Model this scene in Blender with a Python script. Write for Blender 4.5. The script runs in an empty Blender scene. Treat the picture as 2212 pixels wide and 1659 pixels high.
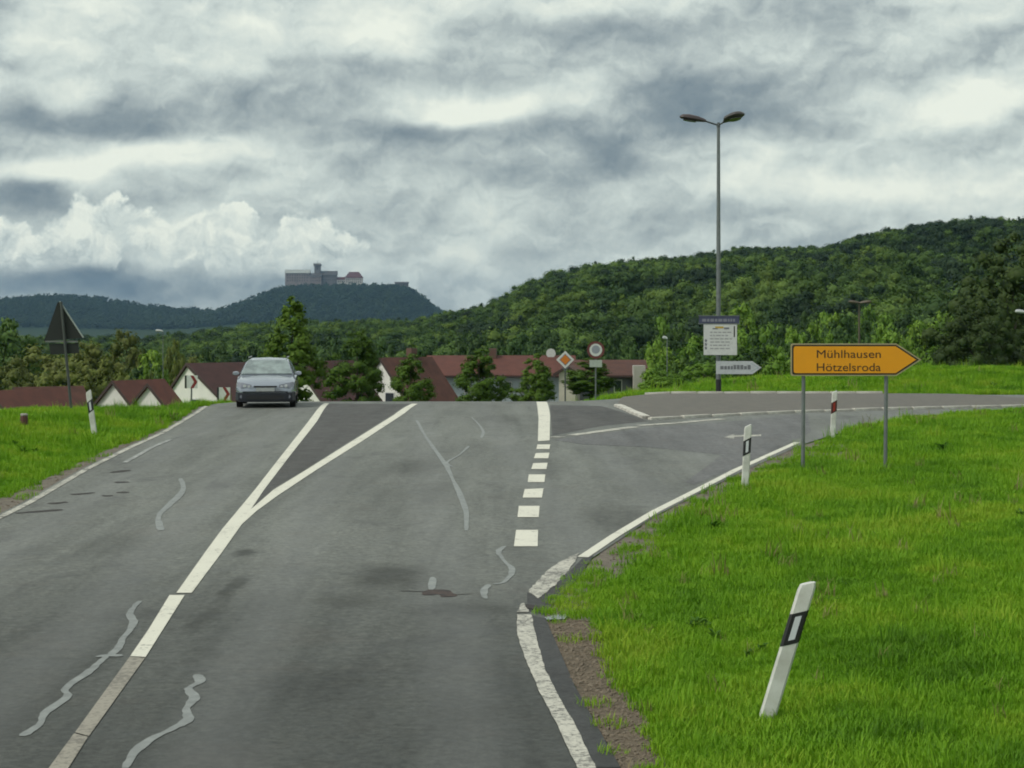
import bpy, bmesh, math, random
import numpy as np
from mathutils import Vector, Matrix
from mathutils.geometry import delaunay_2d_cdt

SC = bpy.context.scene
COL = SC.collection
R = math.radians
random.seed(7)
RNG = np.random.default_rng(11)

# ------------------------------------------------------------------ camera
# Survey frame: photo measured at 2212x1659, focal length 4000 of those pixels,
# eye 3.1 m over the road, horizon at row 705.
F, CX, VH, EYE = 4000.0, 1106.0, 705.0, 3.1
cam_d = bpy.data.cameras.new('camera')
cam = bpy.data.objects.new('camera', cam_d)
COL.objects.link(cam)
cam.location = (0, 0, EYE)
cam.rotation_euler = (R(90), 0, 0)
cam_d.sensor_fit = 'HORIZONTAL'
cam_d.sensor_width = 36.0
cam_d.lens = 36.0 * F / 2212.0
cam_d.shift_y = -(829.5 - VH) / 2212.0
cam_d.clip_end = 20000
cam_d.clip_start = 0.1
SC.camera = cam

# ------------------------------------------------------------------ world, sun, exposure
SUN_EL, SUN_AZ = 48.0, -115.0          # azimuth from +Y towards +X
SC.view_settings.view_transform = 'Standard'
SC.view_settings.look = 'None'
SC.view_settings.gamma = 1.0
SC.view_settings.exposure = 0.62
SC.view_settings.use_curve_mapping = False
SC.cycles.use_denoising = True
SC.cycles.max_bounces = 8
SC.cycles.diffuse_bounces = 2
SC.cycles.glossy_bounces = 3
SC.cycles.transmission_bounces = 6
SC.cycles.transparent_max_bounces = 8
SC.cycles.volume_bounces = 0
SC.cycles.use_adaptive_sampling = True
SC.cycles.adaptive_threshold = 0.03
SC.cycles.filter_width = 1.9
SC.cycles.caustics_reflective = False
SC.cycles.caustics_refractive = False

sun_d = bpy.data.lights.new('sun', 'SUN')
sun_d.energy = 1.5
sun_d.angle = R(18)
sun_d.color = (1.0, 0.96, 0.88)
sun = bpy.data.objects.new('sun', sun_d)
COL.objects.link(sun)
sd = Vector((math.sin(R(SUN_AZ)) * math.cos(R(SUN_EL)), math.cos(R(SUN_AZ)) * math.cos(R(SUN_EL)), math.sin(R(SUN_EL))))
sun.rotation_euler = sd.to_track_quat('Z', 'Y').to_euler()
sun.location = (-20, -10, 40)


class NT:
    """small helper to write node trees"""
    def __init__(self, tree, dims='3D'):
        self.t = tree
        self.dims = dims
        tree.nodes.clear()

    def n(self, kind, **kw):
        nd = self.t.nodes.new(kind)
        for k, v in kw.items():
            setattr(nd, k, v)
        return nd

    def l(self, a, b):
        self.t.links.new(a, b)

    def put(self, sock, v):
        if hasattr(v, 'is_output'):
            self.l(v, sock)
        else:
            sock.default_value = v

    def math(self, op, a, b=0.0, c=0.0, clamp=False):
        nd = self.n('ShaderNodeMath', operation=op, use_clamp=clamp)
        for i, v in enumerate((a, b, c)):
            self.put(nd.inputs[i], v)
        return nd.outputs[0]

    def vec(self, op, a, b=(0, 0, 0), scale=None):
        nd = self.n('ShaderNodeVectorMath', operation=op)
        self.put(nd.inputs[0], a)
        self.put(nd.inputs[1], b)
        if scale is not None:
            self.put(nd.inputs['Scale'], scale)
        return nd.outputs['Value'] if op in ('LENGTH', 'DOT_PRODUCT', 'DISTANCE') else nd.outputs[0]

    def noise(self, vec, scale, detail=4.0, rough=0.55, distort=0.0, col=False):
        nd = self.n('ShaderNodeTexNoise')
        nd.noise_dimensions = self.dims
        if vec is not None:
            self.put(nd.inputs['Vector'], vec)
        nd.inputs['Scale'].default_value = scale
        nd.inputs['Detail'].default_value = detail
        nd.inputs['Roughness'].default_value = rough
        nd.inputs['Distortion'].default_value = distort
        return nd.outputs['Color' if col else 'Fac']

    def mapr(self, v, a, b, c=0.0, d=1.0, smooth=False):
        nd = self.n('ShaderNodeMapRange')
        nd.interpolation_type = 'SMOOTHSTEP' if smooth else 'LINEAR'
        self.put(nd.inputs[0], v)
        for i, x in enumerate((a, b, c, d)):
            nd.inputs[i + 1].default_value = x
        return nd.outputs[0]

    def ramp(self, v, stops):
        nd = self.n('ShaderNodeValToRGB')
        els = nd.color_ramp.elements
        while len(els) < len(stops):
            els.new(0.5)
        for e, (p, c) in zip(els, stops):
            e.position = p
            e.color = (*c, 1.0)
        self.put(nd.inputs[0], v)
        return nd.outputs[0]

    def mix(self, f, a, b, blend='MIX'):
        nd = self.n('ShaderNodeMix', data_type='RGBA', blend_type=blend)
        self.put(nd.inputs[0], f)
        for s, v in ((nd.inputs[6], a), (nd.inputs[7], b)):
            if isinstance(v, tuple) and len(v) == 3:
                v = (*v, 1.0)
            self.put(s, v)
        return nd.outputs[2]


world = bpy.data.worlds.new('World')
SC.world = world
world.use_nodes = True
w = NT(world.node_tree, '2D')
world.cycles.sampling_method = 'MANUAL'
world.cycles.sample_map_resolution = 256
out = w.n('ShaderNodeOutputWorld')
sky = w.n('ShaderNodeTexSky', sky_type='NISHITA')
sky.sun_disc = False
sky.sun_elevation = R(SUN_EL)
sky.sun_rotation = R(SUN_AZ)
bg_sky = w.n('ShaderNodeBackground')
w.l(sky.outputs[0], bg_sky.inputs[0])
bg_sky.inputs[1].default_value = 0.06
tc = w.n('ShaderNodeTexCoord')
sep = w.n('ShaderNodeSeparateXYZ')
w.l(tc.outputs['Generated'], sep.inputs[0])
az = w.math('ARCTAN2', sep.outputs[0], sep.outputs[1])
el = w.math('ARCSINE', sep.outputs[2])
comb = w.n('ShaderNodeCombineXYZ')
w.l(w.math('MULTIPLY', az, 4.0), comb.inputs[0])
w.l(w.math('MULTIPLY', el, 4.0), comb.inputs[1])
P0 = comb.outputs[0]
# domain warp: soft large billows plus fine puffs
wn = w.noise(w.vec('MULTIPLY', P0, (1.0, 1.8, 1.0)), 2.6, 3.0, 0.5, col=True)
wv = w.vec('SCALE', w.vec('SUBTRACT', wn, (0.5, 0.5, 0.5)), scale=0.17)
P1 = w.vec('ADD', P0, w.vec('MULTIPLY', wv, (1.0, 0.55, 0.0)))
wn2 = w.noise(P0, 9.0, 6.0, 0.6, col=True)
wv2 = w.vec('SCALE', w.vec('SUBTRACT', wn2, (0.5, 0.5, 0.5)), scale=0.11)
P2 = w.vec('ADD', P0, w.vec('MULTIPLY', wv2, (1.0, 0.9, 0.0)))
fine = w.noise(w.vec('MULTIPLY', P1, (1.0, 2.3, 1.0)), 2.4, 5.0, 0.52)
val = w.mapr(fine, 0.28, 0.72, 0.47, 0.81)


def sky_blob(val, P, u, v, ru, rv, amp, edge=0.0, tilt=0.0):
    c = ((u - CX) / 1000.0, (VH - v) / 1000.0, 0.0)
    d = w.vec('SUBTRACT', P, c)
    if tilt:
        rot = w.n('ShaderNodeVectorRotate', rotation_type='Z_AXIS')
        w.l(d, rot.inputs[0])
        rot.inputs['Angle'].default_value = -R(tilt)
        d = rot.outputs[0]
    ln = w.vec('LENGTH', w.vec('MULTIPLY', d, (1000.0 / ru, 1000.0 / rv, 0.0)))
    return w.math('ADD', val, w.mapr(ln, 1.0, edge, 0.0, amp * 1.15, smooth=True))


for a in [  # broad banks: dark bellies and pale rolls of the stratocumulus deck
    (140, 275, 420, 75, -.36), (20, 130, 130, 90, -.22), (60, 440, 210, 60, -.22), (950, 285, 480, 55, -.34),
    (1290, 325, 150, 75, -.30), (1500, 215, 270, 120, -.36), (1720, 265, 330, 60, -.20),
    (1300, 55, 320, 60, -.22), (960, 150, 320, 60, -.24), (1000, 370, 420, 80, -.16),
    (2080, 130, 260, 80, -.2), (1700, 60, 300, 80, -.14), (600, 200, 300, 90, -.12),
    (1150, 20, 560, 90, .18), (350, 80, 500, 130, .14), (860, 95, 170, 70, .2),
    (1030, 235, 330, 55, .34), (170, 225, 130, 60, .25), (2010, 235, 300, 90, .48),
    (1950, 430, 420, 90, .14), (1180, 430, 520, 80, .08), (1640, 400, 420, 70, .08),
]:
    val = sky_blob(val, P1, *a)
val = sky_blob(val, P1, 330, 345, 440, 55, .36, 0.1, 9)
val = sky_blob(val, P1, 60, 385, 330, 42, .28, 0.1, 8)
val = sky_blob(val, P1, 330, 450, 520, 60, -.16)
# lower blue-grey gap over the hills
val = sky_blob(val, P1, 250, 622, 900, 70, -.36)
val = sky_blob(val, P1, 1050, 640, 260, 80, -.22)
val = sky_blob(val, P1, 860, 540, 120, 70, -.12)
# relief of the deck: puffs brighten where the cloud thins upwards, darken underneath
def relief(Pv, scale, detail, rough, dx, dy, gain):
    a_ = w.noise(Pv, scale, detail, rough)
    b_ = w.noise(w.vec('ADD', Pv, (dx, dy, 0.0)), scale, detail, rough)
    return w.math('MULTIPLY', w.math('SUBTRACT', a_, b_), gain)


PS = w.vec('MULTIPLY', P1, (1.0, 1.45, 1.0))
val = w.math('ADD', val, relief(PS, 4.0, 6.0, 0.52, -.02, .06, .45))
PF = w.vec('MULTIPLY', P2, (1.0, 1.4, 1.0))
val = w.math('ADD', val, relief(PF, 11.0, 5.0, 0.6, -.01, .025, .40))
vb = w.n('ShaderNodeTexVoronoi', feature='SMOOTH_F1', voronoi_dimensions='2D')
w.l(w.vec('MULTIPLY', P2, (1.0, 1.6, 1.0)), vb.inputs['Vector'])
vb.inputs['Scale'].default_value = 7.0
vb.inputs['Smoothness'].default_value = .6
val = w.math('ADD', val, w.math('MULTIPLY', w.math('SUBTRACT', .42, vb.outputs['Distance']), .22))
# cumulus heads low on the left
D = None
for (u, v, ru, rv) in [(40, 560, 190, 85), (228, 500, 130, 85), (390, 515, 120, 65), (500, 500, 80, 75), (540, 550, 130, 75), (670, 530, 105, 70), (130, 560, 150, 60)]:
    c = ((u - CX) / 1000.0, (VH - v) / 1000.0, 0.0)
    ln = w.vec('LENGTH', w.vec('MULTIPLY', w.vec('SUBTRACT', P2, c), (1000.0 / ru, 1000.0 / rv, 0.0)))
    q = w.math('SUBTRACT', 1.0, ln)
    D = q if D is None else w.math('MAXIMUM', D, q)
vor = w.n('ShaderNodeTexVoronoi', feature='SMOOTH_F1', voronoi_dimensions='2D')
w.l(P2, vor.inputs['Vector'])
vor.inputs['Scale'].default_value = 17.0
vor.inputs['Smoothness'].default_value = .35
puff = w.math('SUBTRACT', .45, vor.outputs['Distance'])
D = w.math('ADD', D, w.math('MULTIPLY', puff, .55))
D = w.math('ADD', D, w.mapr(w.noise(P0, 26.0, 6.0, .65), .3, .7, -.12, .12))
spy = w.n('ShaderNodeSeparateXYZ')
w.l(P1, spy.inputs[0])
foot = w.mapr(spy.outputs[1], .085, .15, 0, 1, smooth=True)
mask = w.math('MULTIPLY', w.mapr(D, .10, .32, 0, .92, smooth=True), foot)
shade = w.math('ADD', w.mapr(spy.outputs[1], .09, .26, .70, .96), w.math('MULTIPLY', puff, .22))
shade = w.math('ADD', shade, relief(P2, 13.0, 6.0, .62, -.012, .022, 1.1))
mm = w.n('ShaderNodeMix', data_type='FLOAT')
w.l(mask, mm.inputs[0])
w.l(val, mm.inputs[2])
w.l(shade, mm.inputs[3])
val = mm.outputs[0]
cloud = w.ramp(val, [(0.0, (0.105, 0.145, 0.175)), (0.28, (0.195, 0.238, 0.252)), (0.5, (0.325, 0.372, 0.365)),
                     (0.72, (0.48, 0.535, 0.50)), (1.0, (0.66, 0.695, 0.61))])
bg_cl = w.n('ShaderNodeBackground')
w.l(cloud, bg_cl.inputs[0])
bg_cl.inputs[1].default_value = 0.88
mixs = w.n('ShaderNodeMixShader')
mixs.inputs[0].default_value = 0.95
w.l(bg_sky.outputs[0], mixs.inputs[1])
w.l(bg_cl.outputs[0], mixs.inputs[2])
w.l(mixs.outputs[0], out.inputs[0])


# ------------------------------------------------------------------ terrain height
def sst(a, b, x):
    t = np.clip((x - a) / (b - a), 0, 1)
    return t * t * (3 - 2 * t)


def smax(a, b, k):
    return 0.5 * (a + b + np.sqrt((a - b) ** 2 + k * k))


# crest lines read off the photograph: (column, row) -> bearing and height
RIDGE = [(-900, 722), (0, 722), (300, 722), (380, 716), (470, 706), (560, 694), (700, 690), (880, 686), (960, 672), (1000, 662), (1060, 652),
         (1110, 622), (1170, 590), (1260, 570), (1340, 556), (1500, 548), (1600, 530), (1780, 530), (1900, 494),
         (2100, 464), (2212, 464), (2500, 460), (3100, 480)]
RIDGE_Y = 760.0
RX = np.array([(u - CX) / F * RIDGE_Y for u, v in RIDGE])
RZ = np.array([EYE + (VH - v) / F * RIDGE_Y - 13.0 for u, v in RIDGE])
FAR = [(-1200, 655), (-500, 650), (-100, 652), (0, 650), (60, 640), (130, 634), (210, 638), (300, 655), (400, 662), (475, 668),
       (530, 650), (590, 626), (612, 616), (660, 613), (760, 612), (830, 613), (880, 617), (908, 632), (950, 668), (1010, 694),
       (1100, 700), (1500, 690), (3000, 680)]
FAR_Y = 4500.0
FX = np.array([(u - CX) / F * FAR_Y for u, v in FAR])
FZ = np.array([EYE + (VH - v) / F * FAR_Y - 9.0 for u, v in FAR])
VALLEY = -8.0


def road_edge_left(y):
    return -7.35 - (y - 26.0) * 0.056


def H(x, y):
    x = np.asarray(x, float)
    y = np.asarray(y, float)
    base = 0.01475 * y
    b = sst(1.0, 6.0, x)
    start = np.where(x < -9.0, np.maximum(50 + 4.8 * (x + 9.0), 28.0), 50.0)
    t = np.maximum(0, y - start)
    dl = np.where(t < 19, .0025 * t * t, .0025 * 361 + .095 * (t - 19))
    t2 = np.maximum(0, y - 48.0)
    dr = np.where(t2 < 24, .00114 * t2 * t2, .00114 * 576 + .0547 * (t2 - 24))
    z = base - (dl * (1 - b) + dr * b)
    # right-hand grass bank behind the junction
    bank = (.62 + .55 * sst(9, 20, x)) * sst(72.4, 84.0, y) * sst(5.0, 11.0, x) - (0.08 * np.maximum(0, y - 88)) * sst(5, 13, x)
    z = z + bank
    # left verge rises a little from the carriageway
    d = road_edge_left(y) - x
    z = z + 0.62 * sst(0.4, 4.5, d) * sst(90, 60, y)
    # right-hand verge: shallow swell
    z = z + 0.10 * sst(1.2, 6.0, x - 0.12 * np.maximum(y - 14, 0)) * sst(34, 22, y)
    floor_ = VALLEY - 10.0 * sst(165, 290, y) * (1 - sst(10, 60, x - .03 * y))
    z = smax(z, floor_, 0.6)
    hill = np.interp(x, RX, RZ) - floor_
    wob = 1.2 * np.sin(x * .031 + 1.3) * np.sin(y * .023) + 0.8 * np.sin(x * .083 + y * .05)
    z = z + np.maximum(hill, 0) * sst(270, RIDGE_Y, y) * (1 - sst(RIDGE_Y + 20, 1150, y)) + wob * sst(270, 400, y) * (1 - sst(900, 1100, y))
    far = np.interp(x, FX, FZ) - VALLEY
    z = z + far * sst(3500, FAR_Y, y) * (1 - sst(FAR_Y + 60, 5600, y))
    z = z + 6.0 * np.sin(x * .006) * np.sin(y * .004) * sst(3400, 3700, y) * (1 - sst(FAR_Y - 250, FAR_Y, y))
    return z


def P(u, v, Z):
    """world point seen at photo (u, v) at distance Z"""
    return Vector(((u - CX) / F * Z, Z, EYE - (v - VH) / F * Z))


def G(u, v, lo=6.0, hi=120.0):
    """ground point under photo (u, v)"""
    a, s = (u - CX) / F, (v - VH) / F
    ys = np.linspace(lo, hi, 1500)
    g = EYE - s * ys - H(a * ys, ys)
    k = np.argmax(g <= 0)
    if g[k] > 0:
        k = int(np.argmin(g))
        return (a * ys[k], ys[k])
    y0, y1 = ys[max(k - 1, 0)], ys[k]
    for _ in range(20):
        m = .5 * (y0 + y1)
        if EYE - s * m - float(H(a * m, m)) > 0:
            y0 = m
        else:
            y1 = m
    return (a * y1, y1)


def GP(pts):
    return [G(u, v) for u, v in pts]


# ------------------------------------------------------------------ materials
MATS = {}


def mat(name, color, rough=0.7, metal=0.0, spec=0.5, var=0.0, vscale=5.0, bump=0.0, bscale=40.0, coat=0.0, color2=None, coord='Object'):
    if name in MATS:
        return MATS[name]
    m = bpy.data.materials.new(name)
    m.use_nodes = True
    t = NT(m.node_tree)
    o = t.n('ShaderNodeOutputMaterial')
    p = t.n('ShaderNodeBsdfPrincipled')
    t.l(p.outputs[0], o.inputs[0])
    p.inputs['Roughness'].default_value = rough
    p.inputs['Metallic'].default_value = metal
    p.inputs['Specular IOR Level'].default_value = spec
    p.inputs['Coat Weight'].default_value = coat
    p.inputs['Base Color'].default_value = (*color, 1)
    c = t.n('ShaderNodeTexCoord').outputs[coord]
    if var or color2:
        nz = t.noise(c, vscale, 6, 0.6)
        c2 = color2 or tuple(max(0, x * (1 - var)) for x in color)
        t.l(t.mix(t.mapr(nz, .35, .65), color, c2), p.inputs['Base Color'])
    if bump:
        bn = t.n('ShaderNodeBump')
        bn.inputs['Strength'].default_value = bump
        bn.inputs['Distance'].default_value = 0.02
        t.l(t.noise(c, bscale, 5, 0.6), bn.inputs['Height'])
        t.l(bn.outputs[0], p.inputs['Normal'])
    MATS[name] = m
    return m


def asphalt(name, lo, hi, tint=(1.0, 1.03, .98), tracks=True, spec=0.35, brown=0.15, near_dark=False):
    m = bpy.data.materials.new(name)
    m.use_nodes = True
    t = NT(m.node_tree)
    o = t.n('ShaderNodeOutputMaterial')
    p = t.n('ShaderNodeBsdfPrincipled')
    t.l(p.outputs[0], o.inputs[0])
    c = t.n('ShaderNodeTexCoord').outputs['Object']
    big = t.noise(t.vec('MULTIPLY', c, (1.0, .28, 1)), .55, 5, .6, .4)
    mid = t.noise(c, 2.3, 6, .65)
    grit = t.noise(c, 13, 7, .86)
    f = t.math('ADD', t.math('MULTIPLY', big, .62), t.math('MULTIPLY', mid, .38))
    col = t.ramp(t.mapr(f, .36, .66), [(0, tuple(lo * x for x in tint)), (1, tuple(hi * x for x in tint))])
    # aggregate speckle, streaks drawn out along the lane, dark stains
    col = t.mix(.8, col, t.ramp(grit, [(.30, (.25, .25, .25)), (.5, (1, 1, 1)), (.70, (1.95, 1.95, 1.9))]), 'MULTIPLY')
    st_ = t.noise(t.vec('MULTIPLY', c, (1.0, .07, 1)), 2.6, 5, .65)
    col = t.mix(.8, col, t.ramp(st_, [(.28, (.70, .70, .70)), (.5, (1, 1, 1)), (.72, (1.22, 1.22, 1.22))]), 'MULTIPLY')
    stain = t.mapr(t.noise(t.vec('MULTIPLY', c, (1.0, .45, 1)), .9, 6, .68, .6), .57, .70, 0, .55)
    col = t.mix(stain, col, (lo * .55, lo * .55, lo * .55))
    if near_dark:   # colour darkens over the near stretch, with an irregular transition
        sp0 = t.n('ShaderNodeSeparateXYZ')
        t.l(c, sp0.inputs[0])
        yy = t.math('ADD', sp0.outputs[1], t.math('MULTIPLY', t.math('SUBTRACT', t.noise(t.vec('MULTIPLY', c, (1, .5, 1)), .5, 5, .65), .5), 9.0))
        for (u_, v_, wpx, hpx, k_) in STAINS:     # old oil and damp stains, each with its own outline
            (gx_, gy_), g0, g1 = G(u_, v_), G(u_, v_ - hpx), G(u_, v_ + hpx)
            rx_, ry_ = wpx / F * gy_, abs(g0[1] - g1[1]) / 2
            dv = t.vec('SUBTRACT', t.vec('ADD', c, t.vec('SCALE', t.vec('SUBTRACT', t.noise(c, 1.6, 5, .65, col=True), (.5, .5, .5)), scale=.55)), (gx_, gy_, 0))
            ln = t.vec('LENGTH', t.vec('MULTIPLY', dv, (1 / rx_, 1 / ry_, 0)))
            col = t.mix(t.mapr(ln, 1.1, .25, 0, min(1.0, k_ * 1.2), smooth=True), col, t.mix(1.0, col, (.34, .335, .32), 'MULTIPLY'))
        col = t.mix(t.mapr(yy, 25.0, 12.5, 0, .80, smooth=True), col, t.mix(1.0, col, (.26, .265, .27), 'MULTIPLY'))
    # reddish-brown worn spots
    br = t.mapr(t.noise(c, .8, 5, .6, .3), .56, .70, 0, brown)
    col = t.mix(br, col, (hi * .75, hi * .62, hi * .52))
    if tracks:  # slightly polished wheel tracks along the carriageway
        sp = t.n('ShaderNodeSeparateXYZ')
        t.l(c, sp.inputs[0])
        xx = t.math('ADD', sp.outputs[0], t.math('MULTIPLY', sp.outputs[1], .058))
        wob = t.math('MULTIPLY', t.math('SUBTRACT', t.noise(c, .25, 2, .5), .5), .5)
        wv = t.math('SINE', t.math('MULTIPLY', t.math('ADD', xx, wob), 3.55))
        col = t.mix(t.mapr(wv, .0, 1.0, 0, .22), col, (hi * 1.10, hi * 1.13, hi * 1.12))
    t.l(col, p.inputs['Base Color'])
    t.l(t.mapr(mid, .3, .7, .55, .8), p.inputs['Roughness'])
    p.inputs['Specular IOR Level'].default_value = spec
    bn = t.n('ShaderNodeBump')
    bn.inputs['Strength'].default_value = .5
    bn.inputs['Distance'].default_value = .006
    t.l(grit, bn.inputs['Height'])
    t.l(bn.outputs[0], p.inputs['Normal'])
    MATS[name] = m
    return m


def paint_mat(name, color, wear, dirt=(.12, .115, .10), scale=14.0):
    """road paint: chipped and dirty, the road shows through where worn"""
    m = bpy.data.materials.new(name)
    m.use_nodes = True
    t = NT(m.node_tree)
    o = t.n('ShaderNodeOutputMaterial')
    p = t.n('ShaderNodeBsdfPrincipled')
    t.l(p.outputs[0], o.inputs[0])
    c = t.n('ShaderNodeTexCoord').outputs['Object']
    n1 = t.noise(c, scale, 8, .72)
    n2 = t.noise(c, 2.2, 4, .6)
    f = t.math('ADD', t.math('MULTIPLY', n1, .7), t.math('MULTIPLY', n2, .3))
    k = t.mapr(f, .5 + (.5 - wear) * .35 - .04, .5 + (.5 - wear) * .35 + .05)
    dim = t.mix(t.mapr(n2, .35, .65, 0, .25), color, tuple(x * .8 for x in color))
    t.l(t.mix(k, dim, dirt), p.inputs['Base Color'])
    p.inputs['Roughness'].default_value = .6
    MATS[name] = m
    return m


def foliage(name, cols, trans=.25, vs=.9, own=.62, nlo=.3, nhi=.7):
    """leaf material: hue varies from plant to plant and from clump to clump"""
    m = bpy.data.materials.new(name)
    m.use_nodes = True
    t = NT(m.node_tree)
    o = t.n('ShaderNodeOutputMaterial')
    inf = t.n('ShaderNodeObjectInfo')
    geo = t.n('ShaderNodeNewGeometry')
    n = t.noise(geo.outputs['Position'], vs, 3, .6)
    f = t.math('ADD', t.math('MULTIPLY', inf.outputs['Random'], own), t.math('MULTIPLY', t.mapr(n, nlo, nhi), 1 - own))
    f = t.math('ADD', f, t.mapr(geo.outputs['Random Per Island'], 0, 1, -.1, .1), clamp=True)
    k = len(cols) - 1
    col = t.ramp(f, [(i / k, c) for i, c in enumerate(cols)])
    d = t.n('ShaderNodeBsdfPrincipled')
    d.inputs['Roughness'].default_value = .65
    d.inputs['Specular IOR Level'].default_value = .25
    t.l(col, d.inputs['Base Color'])
    tr = t.n('ShaderNodeBsdfTranslucent')
    t.l(t.mix(.5, col, (.5, .8, .15), 'MULTIPLY'), tr.inputs[0])
    mx = t.n('ShaderNodeMixShader')
    mx.inputs[0].default_value = trans
    t.l(d.outputs[0], mx.inputs[1])
    t.l(tr.outputs[0], mx.inputs[2])
    t.l(mx.outputs[0], o.inputs[0])
    MATS[name] = m
    return m


STAINS = [(830, 1250, 110, 40, .8), (760, 1300, 120, 25, .5), (1000, 1320, 160, 22, .5), (525, 1198, 26, 12, .8), (500, 1275, 30, 40, .7), (440, 1340, 40, 45, .6), (900, 1010, 90, 22, .45),
          (1330, 1120, 110, 40, .45), (1180, 1010, 60, 25, .3), (1080, 905, 60, 12, .35), (700, 1480, 130, 60, .4), (980, 1560, 110, 80, .35), (250, 1180, 120, 35, .3)]
M_road = asphalt('asphalt_grey', .105, .170, (1.0, 1.04, .94), near_dark=True)
M_side = asphalt('asphalt_side', .095, .145, (1.0, 1.0, 1.0), tracks=False, brown=.3)
M_dark = asphalt('asphalt_dark', .050, .078, (1.04, 1.0, .95), tracks=False, brown=.35)
M_fresh = asphalt('asphalt_black', .035, .055, (1, 1, 1), tracks=False, brown=.1)
M_white = paint_mat('paint_white', (.68, .66, .56), .22)
M_worn = paint_mat('paint_worn', (.52, .50, .43), .46, (.14, .135, .12), 22)
M_dirty = paint_mat('paint_dirty', (.30, .275, .225), .42, (.16, .145, .12), 20)
M_faint = paint_mat('paint_faint', (.40, .41, .39), .55, (.17, .175, .165), 20)
M_seal = mat('bitumen_seal', (.25, .265, .255), .6, color2=(.17, .18, .175), vscale=7)
M_crack = mat('crack_dark', (.035, .03, .028), .9)
M_pot = mat('pothole_brown', (.075, .05, .042), .9, color2=(.03, .025, .025), vscale=14)
M_soil = mat('gravel_soil', (.175, .135, .092), .95, color2=(.085, .068, .046), vscale=9, bump=1.0, bscale=50)
M_verge = mat('verge_soil', (.12, .10, .08), .95, color2=(.19, .165, .13), vscale=6, bump=1.0, bscale=40)
M_steel = mat('galvanised_steel', (.20, .22, .22), .5, .55, var=.2, vscale=8)
M_pole_dark = mat('dark_pole', (.075, .085, .085), .5, .3)
M_black = mat('black_plastic', (.012, .012, .013), .5)
M_post = mat('white_plastic', (.66, .67, .63), .5, color2=(.46, .46, .41), vscale=5)
M_reflect = mat('reflector_white', (.62, .64, .68), .25)
M_red_ref = mat('reflector_red', (.30, .025, .015), .3)
M_yellow = mat('sign_yellow', (.82, .335, .004), .45, var=.06, vscale=3)
M_sign_black = mat('sign_black', (.02, .016, .008), .5)
M_letter = mat('sign_lettering', (.035, .014, .006), .5)
M_sign_white = mat('sign_white', (.62, .64, .61), .5, var=.12, vscale=6)
M_sign_grey = mat('sign_grey', (.16, .17, .19), .5)
M_sign_red = mat('sign_red', (.20, .022, .022), .5)
M_sign_back = mat('sign_back', (.013, .016, .015), .6, var=.2)
M_blue_board = mat('board_blue', (.06, .07, .13), .5, var=.3, vscale=6)
M_orange = mat('sign_orange', (.55, .17, .012), .5)
M_bark = mat('bark', (.055, .042, .03), .95, var=.4, vscale=9, bump=.8)
M_kerb = mat('kerb_white', (.66, .64, .57), .85, color2=(.42, .40, .36), vscale=3.5, bump=.4)
M_paver = mat('island_paving', (.150, .138, .118), .9, color2=(.105, .10, .09), vscale=4, bump=.5)


# ------------------------------------------------------------------ mesh helpers
def tag(o, label=None, cat=None, group=None, kind=None):
    if label:
        o['label'] = label
    if cat:
        o['category'] = cat
    if group:
        o['group'] = group
    if kind:
        o['kind'] = kind
    return o


def empty(name, loc=(0, 0, 0), rz=0.0):
    o = bpy.data.objects.new(name, None)
    o.empty_display_size = .3
    COL.objects.link(o)
    o.location = loc
    o.rotation_euler = (0, 0, rz)
    return o


def link_mesh(name, me, m=None, parent=None, loc=None, rot=None):
    if m is not None:
        me.materials.clear()
        me.materials.append(m)
    o = bpy.data.objects.new(name, me)
    COL.objects.link(o)
    if parent:
        o.parent = parent
    if loc is not None:
        o.location = loc
    if rot is not None:
        o.rotation_euler = rot
    return o


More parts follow.
